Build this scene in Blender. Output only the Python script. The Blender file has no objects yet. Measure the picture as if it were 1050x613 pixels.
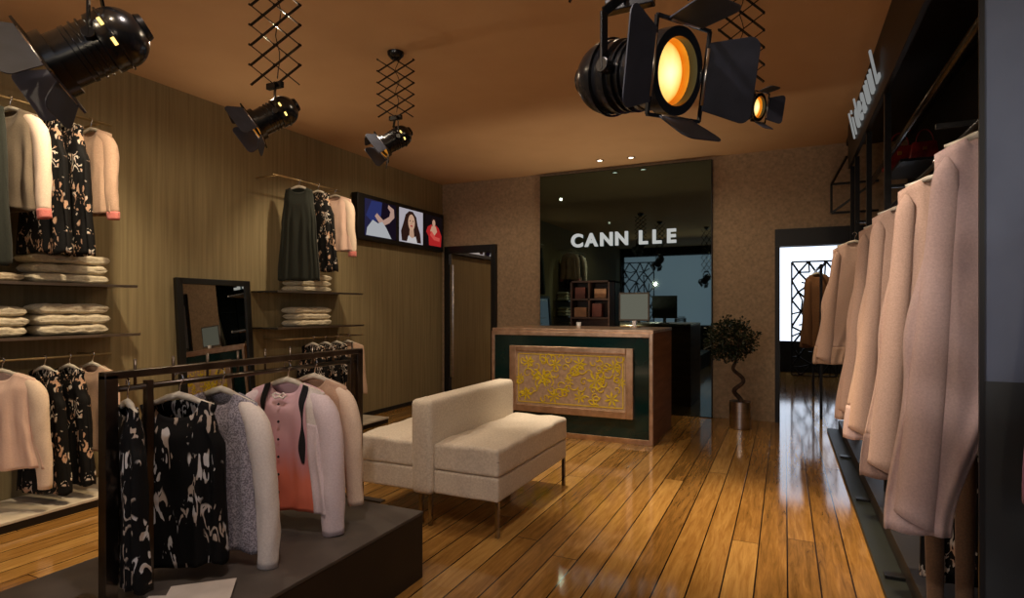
import bpy, bmesh, math, random
from mathutils import Vector, Matrix, noise
random.seed(7)
PI = math.pi
COL = bpy.context.scene.collection
sc = bpy.context.scene

# ------------------------------------------------------------------ camera
CAMH = 1.28
YAW = math.radians(25.1)
cd = bpy.data.cameras.new('camera')
cd.sensor_width = 36.0
cd.lens = 36.0 * 597 / 1050
cd.shift_y = 9.5 / 1050
cd.clip_start = 0.05
cam = bpy.data.objects.new('camera', cd)
COL.objects.link(cam)
cam.location = (0, 0, CAMH)
cam.rotation_euler = (PI / 2, 0, YAW)
sc.camera = cam
CF = Vector((-math.sin(YAW), math.cos(YAW), 0))
CR = Vector((math.cos(YAW), math.sin(YAW), 0))
CU = Vector((0, 0, 1))

sc.view_settings.view_transform = 'Standard'
sc.view_settings.look = 'None'
sc.view_settings.exposure = 0.0

# ------------------------------------------------------------------ materials
def srgb(r, g, b):
    def c(v):
        v = v / 255.0
        return v / 12.92 if v <= 0.04045 else ((v + 0.055) / 1.055) ** 2.4
    return (c(r), c(g), c(b), 1.0)

def newmat(name):
    m = bpy.data.materials.new(name)
    m.use_nodes = True
    nt = m.node_tree
    p = nt.nodes['Principled BSDF']
    return m, nt, p

def N(nt, t, **kw):
    n = nt.nodes.new(t)
    for k, v in kw.items():
        if k.startswith('i_'):
            n.inputs[k[2:].replace('_', ' ')].default_value = v
        else:
            setattr(n, k, v)
    return n

def ramp(nt, fac, stops, interp='LINEAR'):
    r = nt.nodes.new('ShaderNodeValToRGB')
    cr = r.color_ramp
    cr.interpolation = interp
    cr.elements[0].position = stops[0][0]; cr.elements[0].color = stops[0][1]
    cr.elements[1].position = stops[1][0]; cr.elements[1].color = stops[1][1]
    for s in stops[2:]:
        e = cr.elements.new(s[0]); e.color = s[1]
    nt.links.new(fac, r.inputs[0])
    return r.outputs[0]

def coords(nt, scale=(1, 1, 1), kind='Object'):
    tc = nt.nodes.new('ShaderNodeTexCoord')
    mp = nt.nodes.new('ShaderNodeMapping')
    mp.inputs['Scale'].default_value = scale
    nt.links.new(tc.outputs[kind], mp.inputs[0])
    return mp.outputs[0]

def bump(nt, p, height, strength=0.2, dist=0.01):
    b = nt.nodes.new('ShaderNodeBump')
    b.inputs['Strength'].default_value = strength
    b.inputs['Distance'].default_value = dist
    nt.links.new(height, b.inputs['Height'])
    nt.links.new(b.outputs[0], p.inputs['Normal'])

def simple(name, c1, c2=None, scale=(30, 30, 30), rough=0.6, metal=0.0, spec=0.5, bmp=0.0, sheen=0.0, lo=.35, hi=.65):
    m, nt, p = newmat(name)
    if c2 is None:
        c2 = tuple(min(1, v * 1.25) for v in c1[:3]) + (1,)
    nz = N(nt, 'ShaderNodeTexNoise'); nz.inputs['Detail'].default_value = 4
    nz.inputs['Scale'].default_value = 1.0
    nt.links.new(coords(nt, scale), nz.inputs['Vector'])
    col = ramp(nt, nz.outputs['Fac'], [(lo, c1), (hi, c2)])
    nt.links.new(col, p.inputs['Base Color'])
    p.inputs['Roughness'].default_value = rough
    p.inputs['Metallic'].default_value = metal
    p.inputs['Specular IOR Level'].default_value = spec
    if sheen: p.inputs['Sheen Weight'].default_value = sheen
    if bmp: bump(nt, p, nz.outputs['Fac'], bmp, 0.005)
    return m

def emis(name, c, s, c2=None, scale=(3, 3, 3)):
    m, nt, p = newmat(name)
    nt.nodes.remove(p)
    e = nt.nodes.new('ShaderNodeEmission')
    e.inputs['Strength'].default_value = s
    if c2:
        nz = N(nt, 'ShaderNodeTexNoise'); nz.inputs['Scale'].default_value = 1
        nt.links.new(coords(nt, scale), nz.inputs['Vector'])
        nt.links.new(ramp(nt, nz.outputs['Fac'], [(.35, c), (.65, c2)]), e.inputs['Color'])
    else:
        e.inputs['Color'].default_value = c
    nt.links.new(e.outputs[0], nt.nodes['Material Output'].inputs[0])
    return m

# wall paper with fine vertical striation
def wallmat(name, c1, c2, vs=(40, 40, 1.2), rough=0.75, bm=.15):
    m, nt, p = newmat(name)
    nz = N(nt, 'ShaderNodeTexNoise'); nz.inputs['Scale'].default_value = 1; nz.inputs['Detail'].default_value = 6
    nt.links.new(coords(nt, vs), nz.inputs['Vector'])
    nt.links.new(ramp(nt, nz.outputs['Fac'], [(.3, c1), (.7, c2)]), p.inputs['Base Color'])
    p.inputs['Roughness'].default_value = rough
    p.inputs['Specular IOR Level'].default_value = .25
    bump(nt, p, nz.outputs['Fac'], bm, .004)
    return m

M = {}
M['wall_left'] = wallmat('wallpaper_left', srgb(134, 120, 88), srgb(158, 142, 106), bm=.1)
M['wall_back'] = wallmat('wallpaper_back', srgb(146, 128, 104), srgb(180, 154, 126), (34, 34, 34))
M['ceiling'] = wallmat('ceiling_paint', srgb(200, 161, 120), srgb(205, 166, 125), (3, 3, 3), .8, .03)
M['dark_wall'] = simple('dark_wall', srgb(22, 20, 18), srgb(32, 29, 26), rough=.7)
M['black_steel'] = simple('black_steel', srgb(18, 18, 17), srgb(30, 29, 27), rough=.35, metal=.3)
M['fascia'] = simple('black_fascia', srgb(10, 10, 9), srgb(16, 15, 13), (2, 2, 2), rough=.45)
M['panel_grey'] = simple('grey_panel', srgb(84, 93, 112), srgb(92, 101, 120), (4, 4, 4), rough=.6)
M['panel_dark'] = simple('charcoal_panel', srgb(40, 44, 46), srgb(48, 52, 54), (6, 6, 6), rough=.6)

def floormat():
    m, nt, p = newmat('plank_floor')
    L = nt.links
    tc = nt.nodes.new('ShaderNodeTexCoord')
    sp = nt.nodes.new('ShaderNodeSeparateXYZ'); L.new(tc.outputs['Object'], sp.inputs[0])
    def math_(op, a, b=None, c=None):
        n = nt.nodes.new('ShaderNodeMath'); n.operation = op
        for i, v in enumerate((a, b, c)):
            if v is None: continue
            if isinstance(v, (int, float)): n.inputs[i].default_value = v
            else: L.new(v, n.inputs[i])
        return n.outputs[0]
    px = math_('DIVIDE', math_('ADD', sp.outputs[0], 20 * .138 - .012), .138)
    idx = math_('FLOOR', px)
    fx = math_('FRACT', px)
    wn = nt.nodes.new('ShaderNodeTexWhiteNoise'); wn.noise_dimensions = '1D'; L.new(idx, wn.inputs['W'])
    off = math_('MULTIPLY', wn.outputs['Value'], 7.0)
    py = math_('DIVIDE', math_('ADD', sp.outputs[1], math_('ADD', off, 30)), 4.2)
    idy = math_('FLOOR', py); fy = math_('FRACT', py)
    wn2 = nt.nodes.new('ShaderNodeTexWhiteNoise'); wn2.noise_dimensions = '2D'
    cb = nt.nodes.new('ShaderNodeCombineXYZ'); L.new(idx, cb.inputs[0]); L.new(idy, cb.inputs[1]); L.new(cb.outputs[0], wn2.inputs['Vector'])
    # grain
    mp = nt.nodes.new('ShaderNodeCombineXYZ')
    L.new(math_('MULTIPLY', sp.outputs[0], 26), mp.inputs[0])
    L.new(math_('MULTIPLY', sp.outputs[1], 2.2), mp.inputs[1])
    L.new(math_('MULTIPLY', wn2.outputs['Value'], 40), mp.inputs[2])
    g = N(nt, 'ShaderNodeTexNoise'); g.inputs['Scale'].default_value = 1.6; g.inputs['Detail'].default_value = 7
    g.inputs['Roughness'].default_value = .65; g.inputs['Distortion'].default_value = .6
    L.new(mp.outputs[0], g.inputs['Vector'])
    tone = math_('ADD', math_('MULTIPLY', g.outputs['Fac'], .8), math_('MULTIPLY', wn2.outputs['Value'], .32))
    col = ramp(nt, tone, [(.3, srgb(100, 70, 32)), (.55, srgb(150, 108, 54)), (.85, srgb(190, 148, 84))])
    # groove mask
    gx = math_('LESS_THAN', math_('MINIMUM', fx, math_('SUBTRACT', 1, fx)), .026)
    gy = math_('LESS_THAN', math_('MINIMUM', fy, math_('SUBTRACT', 1, fy)), .0006)
    gr = math_('MAXIMUM', gx, gy)
    mx = nt.nodes.new('ShaderNodeMix'); mx.data_type = 'RGBA'
    L.new(gr, mx.inputs[0]); L.new(col, mx.inputs[6]); mx.inputs[7].default_value = srgb(22, 11, 4)
    L.new(mx.outputs[2], p.inputs['Base Color'])
    r = math_('ADD', math_('MULTIPLY', g.outputs['Fac'], .10), .04)
    L.new(r, p.inputs['Roughness'])
    p.inputs['Specular IOR Level'].default_value = .65
    h = math_('SUBTRACT', math_('MULTIPLY', g.outputs['Fac'], .12), gr)
    bump(nt, p, h, .25, .0015)
    return m
M['floor'] = floormat()

def blackglass(name, c, rough):
    m, nt, p = newmat(name)
    nz = N(nt, 'ShaderNodeTexNoise'); nz.inputs['Scale'].default_value = .6
    nt.links.new(coords(nt), nz.inputs['Vector'])
    c2 = tuple(v * .8 for v in c[:3]) + (1,)
    nt.links.new(ramp(nt, nz.outputs['Fac'], [(.3, c2), (.7, c)]), p.inputs['Base Color'])
    p.inputs['Metallic'].default_value = 1
    p.inputs['Roughness'].default_value = rough
    return m
M['black_glass'] = blackglass('black_mirror_glass', (.10, .15, .15, 1), .02)
M['mirror'] = blackglass('mirror_glass', (.62, .6, .56, 1), .01)
M['door_mirror'] = blackglass('bronze_mirror', (.75, .68, .6, 1), .02)
M['steel'] = simple('brushed_steel', srgb(190, 180, 170), srgb(215, 205, 195), (2, 2, 60), rough=.28, metal=1)
M['chrome'] = simple('chrome', srgb(150, 145, 140), srgb(175, 170, 165), (5, 5, 5), rough=.15, metal=1)
M['rack_steel'] = simple('rack_gunmetal', srgb(84, 76, 68), srgb(112, 102, 92), (8, 8, 8), rough=.3, metal=1)
M['copper'] = simple('copper_trim', srgb(206, 172, 144), srgb(232, 202, 176), (14, 14, 14), rough=.3, metal=.9)
M['teal'] = simple('teal_lacquer', srgb(4, 34, 34), srgb(8, 46, 45), (3, 3, 3), rough=.12, spec=.6)
M['desk_wood'] = wallmat('desk_veneer', srgb(128, 84, 54), srgb(158, 108, 72), (3, 3, 25), .5, .05)
M['platform_top'] = simple('platform_slate', srgb(76, 69, 63), srgb(90, 82, 75), (6, 6, 6), rough=.6)
M['platform_side'] = simple('platform_side', srgb(26, 20, 17), srgb(34, 27, 22), (4, 4, 4), rough=.5)
M['pale_plinth'] = simple('pale_plinth', srgb(190, 178, 160), srgb(215, 203, 185), (10, 10, 10), rough=.6)
M['sofa'] = simple('cream_boucle', srgb(204, 190, 170), srgb(224, 211, 192), (90, 90, 90), rough=.9, bmp=.25, sheen=.1)
M['sweater'] = simple('ivory_knit', srgb(206, 192, 164), srgb(226, 213, 186), (60, 60, 60), rough=.9, bmp=.3, sheen=.1)
M['knit2'] = simple('oatmeal_knit', srgb(170, 150, 122), srgb(208, 190, 160), (60, 60, 60), rough=.9, bmp=.6, sheen=.2)
M['shelf_glass'] = simple('shelf_edge', srgb(70, 66, 58), srgb(110, 104, 92), (5, 5, 5), rough=.15, metal=.7)
M['lamp_black'] = simple('lamp_black_enamel', srgb(10, 10, 12), srgb(18, 18, 20), (8, 8, 8), rough=.22, spec=.6)
M['flap_black'] = simple('barn_door_black', srgb(38, 40, 50), srgb(48, 50, 62), (20, 20, 20), rough=.5)
M['brass'] = simple('brass_glow', srgb(200, 140, 50), srgb(240, 190, 90), (9, 9, 9), rough=.3, metal=.8)
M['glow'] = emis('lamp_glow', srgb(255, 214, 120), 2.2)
M['amber'] = emis('amber_glow', srgb(220, 140, 50), .55)
M['hanger'] = simple('pale_hanger', srgb(200, 190, 170), srgb(230, 222, 205), (20, 20, 20), rough=.4)
M['hanger_dark'] = simple('dark_hanger', srgb(30, 26, 22), srgb(44, 38, 32), (20, 20, 20), rough=.4)
M['hook'] = simple('hook_chrome', srgb(210, 205, 200), srgb(230, 225, 220), (5, 5, 5), rough=.15, metal=1)
M['white'] = simple('white_letter', srgb(228, 230, 232), srgb(240, 241, 243), (10, 10, 10), rough=.4)
M['letter_glow'] = emis('lit_letter', srgb(225, 226, 222), .62)
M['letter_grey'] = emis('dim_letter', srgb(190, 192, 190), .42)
M['paper'] = simple('magazine_paper', srgb(196, 186, 176), srgb(220, 210, 200), (6, 6, 6), rough=.6)

def fabric(name, a, b, sheen=.1, scale=(150, 150, 150), lo=.2, hi=.8, rough=.9):
    return simple(name, a, b, scale, rough=rough, bmp=.08, sheen=sheen, lo=lo, hi=hi)
M['coat_mauve'] = fabric('mauve_wool', srgb(194, 166, 160), srgb(220, 192, 186))
M['coat_rose'] = fabric('rose_wool', srgb(188, 156, 138), srgb(214, 182, 162))
M['coat_band'] = fabric('taupe_band', srgb(132, 108, 98), srgb(160, 132, 120))
M['cream'] = fabric('cream_crepe', srgb(222, 196, 172), srgb(244, 222, 200))
M['beige'] = fabric('beige_crepe', srgb(180, 148, 124), srgb(206, 172, 146))
M['blush'] = fabric('blush_crepe', srgb(222, 186, 166), srgb(238, 204, 186))
M['pink_hem'] = fabric('pink_hem', srgb(206, 110, 100), srgb(226, 140, 130))
M['dkgreen'] = fabric('bottle_green_cloth', srgb(24, 27, 20), srgb(38, 42, 32))
M['greytaupe'] = fabric('taupe_cloth', srgb(112, 98, 80), srgb(136, 120, 100))
M['silver'] = fabric('silver_lurex', srgb(112, 106, 114), srgb(172, 166, 176), .1, (170, 170, 170), .42, .58)
M['shirt_pale'] = fabric('pale_lilac_shirting', srgb(214, 196, 200), srgb(238, 222, 226))
M['white_sleeve'] = fabric('white_cotton', srgb(216, 204, 196), srgb(240, 230, 222))
M['lace'] = fabric('black_lace', srgb(10, 9, 12), srgb(26, 24, 28))
M['coral'] = fabric('coral_hem', srgb(214, 96, 66), srgb(240, 130, 96))
M['brown_coat'] = fabric('camel_cloth', srgb(112, 74, 46), srgb(148, 102, 66))
M['red'] = fabric('red_leather', srgb(120, 24, 22), srgb(150, 36, 30), 0, (20, 20, 20), .35, .65, .4)
M['magenta'] = fabric('plum_cloth', srgb(120, 74, 100), srgb(150, 98, 124))
M['tan'] = fabric('tan_cloth', srgb(92, 66, 46), srgb(116, 86, 60))

def blouse_grad():
    m, nt, p = newmat('pink_to_coral_blouse')
    tc = nt.nodes.new('ShaderNodeTexCoord'); sp = nt.nodes.new('ShaderNodeSeparateXYZ')
    nt.links.new(tc.outputs['Object'], sp.inputs[0])
    nz = N(nt, 'ShaderNodeTexNoise'); nz.inputs['Scale'].default_value = 9
    nt.links.new(coords(nt, (2, 2, .5)), nz.inputs['Vector'])
    ad = nt.nodes.new('ShaderNodeMath'); ad.operation = 'MULTIPLY_ADD'
    nt.links.new(nz.outputs['Fac'], ad.inputs[0]); ad.inputs[1].default_value = .3
    ng = nt.nodes.new('ShaderNodeMath'); ng.operation = 'MULTIPLY'; nt.links.new(sp.outputs[2], ng.inputs[0]); ng.inputs[1].default_value = -1.6
    nt.links.new(ng.outputs[0], ad.inputs[2])
    col = ramp(nt, ad.outputs[0], [(.2, srgb(222, 186, 194)), (.62, srgb(206, 150, 158)), (.82, srgb(222, 120, 96)), (1.0, srgb(228, 118, 90))])
    nt.links.new(col, p.inputs['Base Color']); p.inputs['Roughness'].default_value = .8
    return m
M['blouse'] = blouse_grad()

def floral(name, base, c1, c2, thr=.60, s=1.0, stretch=.55):
    """black cloth with beige and white blossom clusters running down it"""
    m, nt, p = newmat(name)
    L = nt.links
    nz = N(nt, 'ShaderNodeTexNoise'); nz.inputs['Scale'].default_value = 26 * s; nz.inputs['Detail'].default_value = 1.5; nz.inputs['Distortion'].default_value = 1.8
    L.new(coords(nt, (1.2, .6, stretch)), nz.inputs['Vector'])
    n3 = N(nt, 'ShaderNodeTexNoise'); n3.inputs['Scale'].default_value = 9 * s; n3.inputs['Detail'].default_value = 1
    L.new(coords(nt, (1.5, .5, .7)), n3.inputs['Vector'])
    n2 = N(nt, 'ShaderNodeTexNoise'); n2.inputs['Scale'].default_value = 14 * s
    L.new(coords(nt, (1.2, 1, .8)), n2.inputs['Vector'])
    cc = ramp(nt, n2.outputs['Fac'], [(.45, c1), (.55, c2)])
    m1 = ramp(nt, nz.outputs['Fac'], [(thr, (0, 0, 0, 1)), (thr + .015, (1, 1, 1, 1))])
    m2 = ramp(nt, n3.outputs['Fac'], [(.46, (0, 0, 0, 1)), (.49, (1, 1, 1, 1))])
    su = nt.nodes.new('ShaderNodeMath'); su.operation = 'MULTIPLY'; L.new(m1, su.inputs[0]); L.new(m2, su.inputs[1])
    mk = su.outputs[0]
    mx = nt.nodes.new('ShaderNodeMix'); mx.data_type = 'RGBA'
    L.new(mk, mx.inputs[0]); mx.inputs[6].default_value = base; L.new(cc, mx.inputs[7])
    L.new(mx.outputs[2], p.inputs['Base Color']); p.inputs['Roughness'].default_value = .75
    p.inputs['Specular IOR Level'].default_value = .25
    return m
M['floral'] = floral('black_floral_print', srgb(12, 11, 11), srgb(196, 158, 130), srgb(216, 206, 194), .55, 1.1)
M['floral2'] = floral('black_brushstroke_print', srgb(5, 5, 6), srgb(176, 160, 146), srgb(206, 204, 204), .56, 1.15, .32)

# ------------------------------------------------------------------ mesh helpers
class MB:
    def __init__(s): s.v = []; s.f = []
    def add(s, vs, fs):
        o = len(s.v); s.v += [tuple(v) for v in vs]; s.f += [tuple(i + o for i in f) for f in fs]; return s
    def box(s, a, b):
        x0, y0, z0 = a; x1, y1, z1 = b
        return s.add([(x0, y0, z0), (x1, y0, z0), (x1, y1, z0), (x0, y1, z0), (x0, y0, z1), (x1, y0, z1), (x1, y1, z1), (x0, y1, z1)],
                     [(3, 2, 1, 0), (4, 5, 6, 7), (0, 1, 5, 4), (1, 2, 6, 5), (2, 3, 7, 6), (3, 0, 4, 7)])
    def bar(s, p, q, w, h=None):
        """square bar between two points"""
        h = h or w
        p = Vector(p); q = Vector(q); d = (q - p).normalized()
        up = Vector((0, 0, 1)) if abs(d.z) < .95 else Vector((1, 0, 0))
        a = d.cross(up).normalized() * w / 2; b = d.cross(a).normalized() * h / 2
        vs = [p + a + b, p - a + b, p - a - b, p + a - b, q + a + b, q - a + b, q - a - b, q + a - b]
        return s.add(vs, [(0, 1, 2, 3), (7, 6, 5, 4), (0, 4, 5, 1), (1, 5, 6, 2), (2, 6, 7, 3), (3, 7, 4, 0)])
    def tube(s, pts, rad, n=10, cap=True, sq=(1, 1), twist=None):
        pts = [Vector(p) for p in pts]
        if not hasattr(rad, '__len__'): rad = [rad] * len(pts)
        rings = []
        t0 = (pts[1] - pts[0]).normalized()
        up = Vector((0, 1, 0)) if abs(t0.y) < .9 else Vector((0, 0, 1))
        a = t0.cross(up).normalized()
        for i, p in enumerate(pts):
            t = (pts[min(i + 1, len(pts) - 1)] - pts[max(i - 1, 0)]).normalized()
            a = (a - t * a.dot(t)).normalized(); b = t.cross(a)
            rings.append([p + a * math.cos(2 * PI * k / n) * rad[i] * sq[0] + b * math.sin(2 * PI * k / n) * rad[i] * sq[1] for k in range(n)])
        vs = [v for r in rings for v in r]; fs = []
        for i in range(len(pts) - 1):
            for k in range(n):
                fs.append((i * n + k, i * n + (k + 1) % n, (i + 1) * n + (k + 1) % n, (i + 1) * n + k))
        if cap:
            fs.append(tuple(range(n - 1, -1, -1))); fs.append(tuple((len(pts) - 1) * n + k for k in range(n)))
        return s.add(vs, fs)
    def lathe(s, prof, n=32, mat=None, caps=True):
        vs = []; fs = []
        for r, z in prof:
            for k in range(n):
                v = Vector((r * math.cos(2 * PI * k / n), r * math.sin(2 * PI * k / n), z))
                vs.append(mat @ v if mat else v)
        for i in range(len(prof) - 1):
            for k in range(n):
                fs.append((i * n + k, i * n + (k + 1) % n, (i + 1) * n + (k + 1) % n, (i + 1) * n + k))
        if caps:
            fs.append(tuple(range(n - 1, -1, -1))); fs.append(tuple((len(prof) - 1) * n + k for k in range(n)))
        return s.add(vs, fs)
    def plate(s, outline, t, mat=None):
        """outline in xy, thickness t along z"""
        n = len(outline)
        vs = [Vector((x, y, -t / 2)) for x, y in outline] + [Vector((x, y, t / 2)) for x, y in outline]
        if mat: vs = [mat @ v for v in vs]
        return s.add(vs, [tuple(range(n - 1, -1, -1)), tuple(range(n, 2 * n))] + [(i, (i + 1) % n, n + (i + 1) % n, n + i) for i in range(n)])
    def build(s, name, mat, parent=None, smooth=False, bevel=0, seg=2, loc=None, rot=None, angle=None):
        me = bpy.data.meshes.new(name); me.from_pydata(s.v, [], s.f); me.update()
        bm = bmesh.new(); bm.from_mesh(me); bmesh.ops.recalc_face_normals(bm, faces=bm.faces)
        bm.to_mesh(me); bm.free()
        me.materials.append(mat)
        o = bpy.data.objects.new(name, me); COL.objects.link(o)
        if parent: o.parent = parent
        if loc: o.location = loc
        if rot: o.rotation_euler = rot
        if bevel:
            b = o.modifiers.new('bevel', 'BEVEL'); b.width = bevel; b.segments = seg; b.limit_method = 'ANGLE'; b.angle_limit = math.radians(40)
        if smooth:
            for p in me.polygons: p.use_smooth = True
            if angle:
                try: me.set_sharp_from_angle(angle=math.radians(angle))
                except Exception: pass
        return o

def tag(o, label=None, cat=None, group=None, kind=None):
    if label: o['label'] = label
    if cat: o['category'] = cat
    if group: o['group'] = group
    if kind: o['kind'] = kind
    return o

def thing(name, label, cat, loc=(0, 0, 0), rot=(0, 0, 0), group=None):
    o = bpy.data.objects.new(name, None); COL.objects.link(o)
    o.empty_display_size = .1
    o.location = loc; o.rotation_euler = rot
    return tag(o, label, cat, group)

def struct(name, mb, mat, parent=None, **kw):
    o = mb.build(name, mat, parent, **kw)
    if not parent: o['kind'] = 'structure'
    return o

def text(name, s, size, ext, mat, parent, loc, rot, bold=.0, spacing=1.0, shear=0):
    c = bpy.data.curves.new(name, 'FONT'); c.body = s; c.size = size; c.extrude = ext; c.offset = bold; c.space_character = spacing
    c.shear = shear
    tmp = bpy.data.objects.new(name + '_tmp', c); COL.objects.link(tmp)
    dg = bpy.context.evaluated_depsgraph_get(); dg.update()
    me = bpy.data.meshes.new_from_object(tmp.evaluated_get(dg))
    bpy.data.objects.remove(tmp)
    me.materials.clear(); me.materials.append(mat)
    o = bpy.data.objects.new(name, me); COL.objects.link(o)
    if parent: o.parent = parent
    o.location = loc; o.rotation_euler = rot
    return o

# ------------------------------------------------------------------ room shell
XL, YB, HC, XR, YF = -4.48, 7.19, 3.06, 1.15, -3.0
struct('floor', MB().box((XL - .1, YF - .1, -.1), (2.6, 13.2, 0)), M['floor'])
struct('ceiling', MB().box((XL - .1, YF - .1, HC), (2.6, 13.2, HC + .1)), M['ceiling'])
struct('wall_left', MB().box((XL - .1, YF - .1, 0), (XL, YB + .1, HC)), M['wall_left'])
struct('wall_back', MB().box((XL, YB, 0), (-.096, YB + .1, HC)).box((-.096, YB, 2.15), (XR + .1, YB + .1, HC)), M['wall_back'])
struct('wall_right', MB().box((XR, 2.2, 0), (XR + .1, YB, HC)), M['dark_wall'])
# near partition right of the camera, grey above charcoal
struct('wall_right_partition', MB().box((.545, 2.2, 1.06), (2.5, 2.22, HC)), M['panel_grey'])
struct('trim_partition_base', MB().box((.545, 2.195, 0), (2.5, 2.22, 1.06)), M['panel_dark'])
struct('trim_partition_post', MB().box((.532, 2.19, 0), (.545, 2.20, HC)), M['fascia'])
struct('wall_right_near', MB().box((2.5, YF, 0), (2.6, 2.28, HC)), M['panel_dark'])
# shop front behind the camera: pale daylight glazing above a low dark wall
win = struct('window_front', MB().box((XL, YF - .06, .8), (2.5, YF - .02, 2.8)), emis('overcast_glazing', srgb(162, 166, 182), 1.5, srgb(178, 180, 190), (.3, .3, .3)))
struct('wall_front', MB().box((XL, YF - .1, 0), (2.5, YF, .8)).box((XL, YF - .1, 2.8), (2.5, YF, HC)).box((XL - .0, YF - .1, .8), (XL + .12, YF, 2.8)), M['dark_wall'])
# room beyond the opening
struct('wall_beyond_right', MB().box((2.5, YB, 0), (2.6, 13.1, HC)), M['wall_back'])
struct('wall_beyond_left', MB().box((-.5, YB + .1, 0), (-.4, 13.1, HC)), M['dark_wall'])
struct('wall_beyond_far', MB().box((-.5, 13.0, 0), (2.6, 13.1, .62)).box((-.5, 13.0, 2.6), (2.6, 13.1, HC)), M['panel_dark'])
struct('window_beyond', MB().box((-.4, 13.02, .62), (2.5, 13.08, 2.6)), emis('bright_window', srgb(218, 230, 248), 2.0))
# dark door surround of the opening
ds = MB().box((-.10, YB - .03, 0), (-.05, YB + .12, 2.16)).box((-.10, YB - .05, 1.97), (XR, YB + .12, 2.16))
struct('trim_opening', ds, M['fascia'])
struct('baseboard_left', MB().box((XL, -2.9, 0), (XL + .012, YB, .05)), M['dark_wall'])

# ceiling recessed spots
for i, (x, y) in enumerate(((-2.013, 6.785), (-1.641, 6.808))):
    t = thing('recessed_spotlight', ('round recessed ceiling spotlight above the C of the lit sign', 'round recessed ceiling spotlight right of its twin over the black panel')[i], 'ceiling spotlight', (x, y, HC - .001), group='recessed ceiling spotlights')
    MB().lathe([(.030, 0), (.048, -.002), (.046, -.008), (.032, -.010)], 28, caps=False).build('trim_ring', M['steel'], t, True)
    MB().lathe([(.001, -.004), (.031, -.004), (.031, 0)], 24, caps=False).build('lens', emis('spot_lens', srgb(255, 240, 214), 6), t)

# ------------------------------------------------------------------ black glass panel with lit letters
t = thing('feature_panel', 'tall glossy black glass feature panel on the back wall', 'wall panel', (-1.85, YB, 0))
MB().box((-1.085, -.055, 0), (1.085, 0, 3.02)).build('backing_board', M['fascia'], t, bevel=.004)
MB().box((-1.075, -.062, .01), (1.075, -.056, 3.01)).build('glass', M['black_glass'], t)
sg = thing('lit_sign', 'white raised letters reading CANN LLE on the black glass panel', 'sign', (-1.85, YB - .079, 2.07))
x = -2.505
for ch, px in zip('CANNLLE', [(lambda u: 7.13 * (-.4242 + u * .9056) / (.9056 + u * .4242) + 1.85 - .085)((q - 525) / 597) for q in (592.5, 607.5, 622, 637.5, 662, 676, 691)]):
    text('letter', ch, .225, .015, M['letter_glow'], sg, (px, 0, 0), (PI / 2, 0, 0), .008)

# ------------------------------------------------------------------ mirror door at the back-left
t = thing('framed_mirror', 'tall black framed bronze mirror on the back wall beside the screen', 'mirror', (-4.0, YB, 0))
fr = MB().box((-.41, -.06, 0), (-.335, 0, 2.16)).box((.335, -.06, 0), (.41, 0, 2.16)).box((-.335, -.06, 2.06), (.335, 0, 2.16)).box((-.335, -.06, 0), (.335, 0, .05))
fr.build('frame', M['fascia'], t, bevel=.003)
MB().box((-.335, -.02, .05), (.335, -.005, 2.06)).build('glass', M['door_mirror'], t)
MB().box((-.325, -.04, .3), (-.29, -.021, 1.9)).build('edge_strip', M['steel'], t)

# ------------------------------------------------------------------ leaning mirror on left wall
t = thing('leaning_mirror', 'black framed mirror leaning on the left wall behind the clothes rack', 'mirror', (XL + .16, 3.44, 0), (0, -math.radians(4), math.radians(3.5)))
w = .345; Hm = 1.53
fr = MB()
for s in (-1, 1): fr.box((-.02, s * w - .028, 0), (.02, s * w + .028, Hm))
fr.box((-.02, -w, Hm - .05), (.02, w, Hm)).box((-.02, -w, .0), (.02, w, .07))
fr.build('frame', M['fascia'], t, bevel=.004)
MB().box((-.008, -w + .028, .07), (.006, w - .028, Hm - .05)).build('glass', M['mirror'], t)
MB().box((-.016, -w, .05), (-.009, w, Hm - .02)).build('backing_board', M['dark_wall'], t)

# ------------------------------------------------------------------ wall screen with three pictures
t = thing('light_box', 'long black wall light box showing three fashion pictures', 'screen', (XL, 6.16, 2.34))
MB().box((0, -.92, -.265), (.09, .92, .265)).build('housing', M['fascia'], t, bevel=.006)
def flat(name, poly, col, parent, layer, cy):
    # polygon in picture units (u right, v up) centred on cy, facing +x ; u grows towards +y
    vs = [(.092 + layer * .0012, cy + u, v) for u, v in poly]
    mb = MB(); mb.add(vs, [tuple(range(len(vs)))])
    key = 'pic%d_%d_%d' % col
    if key not in M: M[key] = emis(key, srgb(*col), .62)
    return mb.build(name, M[key], parent)
def ell(cx, cy, rx, ry, n=20, a0=0, a1=2 * PI):
    return [(cx + rx * math.cos(a0 + (a1 - a0) * k / n), cy + ry * math.sin(a0 + (a1 - a0) * k / n)) for k in range(n)]
def rect(x0, y0, x1, y1): return [(x0, y0), (x1, y0), (x1, y1), (x0, y1)]
# picture 1: figure in blue and white, raised arm
c = -.50
p1 = flat('picture', rect(-.30, -.215, .30, .215), (28, 20, 34), t, 0, c)
flat('backdrop', [(-.30, -.215), (-.02, -.215), (.0, .215), (-.30, .215)], (46, 44, 78), p1, 1, c)
flat('blue_scarf', [(-.28, .02), (-.18, .2), (.02, .21), (.0, .05), (-.14, -.06)], (52, 60, 118), p1, 2, c)
flat('raised_arm', [(.06, -.06), (.16, -.02), (.26, .06), (.25, .16), (.14, .20), (.13, .16), (.18, .12), (.16, .06), (.04, -.0), (-.08, .07), (-.12, .03), (-.02, -.06)], (206, 166, 150), p1, 3, c)
flat('white_dress', [(-.28, -.21), (.20, -.21), (.10, -.09), (.02, -.02), (-.06, -.05), (-.16, -.02), (-.26, -.12)], (200, 202, 206), p1, 4, c)
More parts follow.
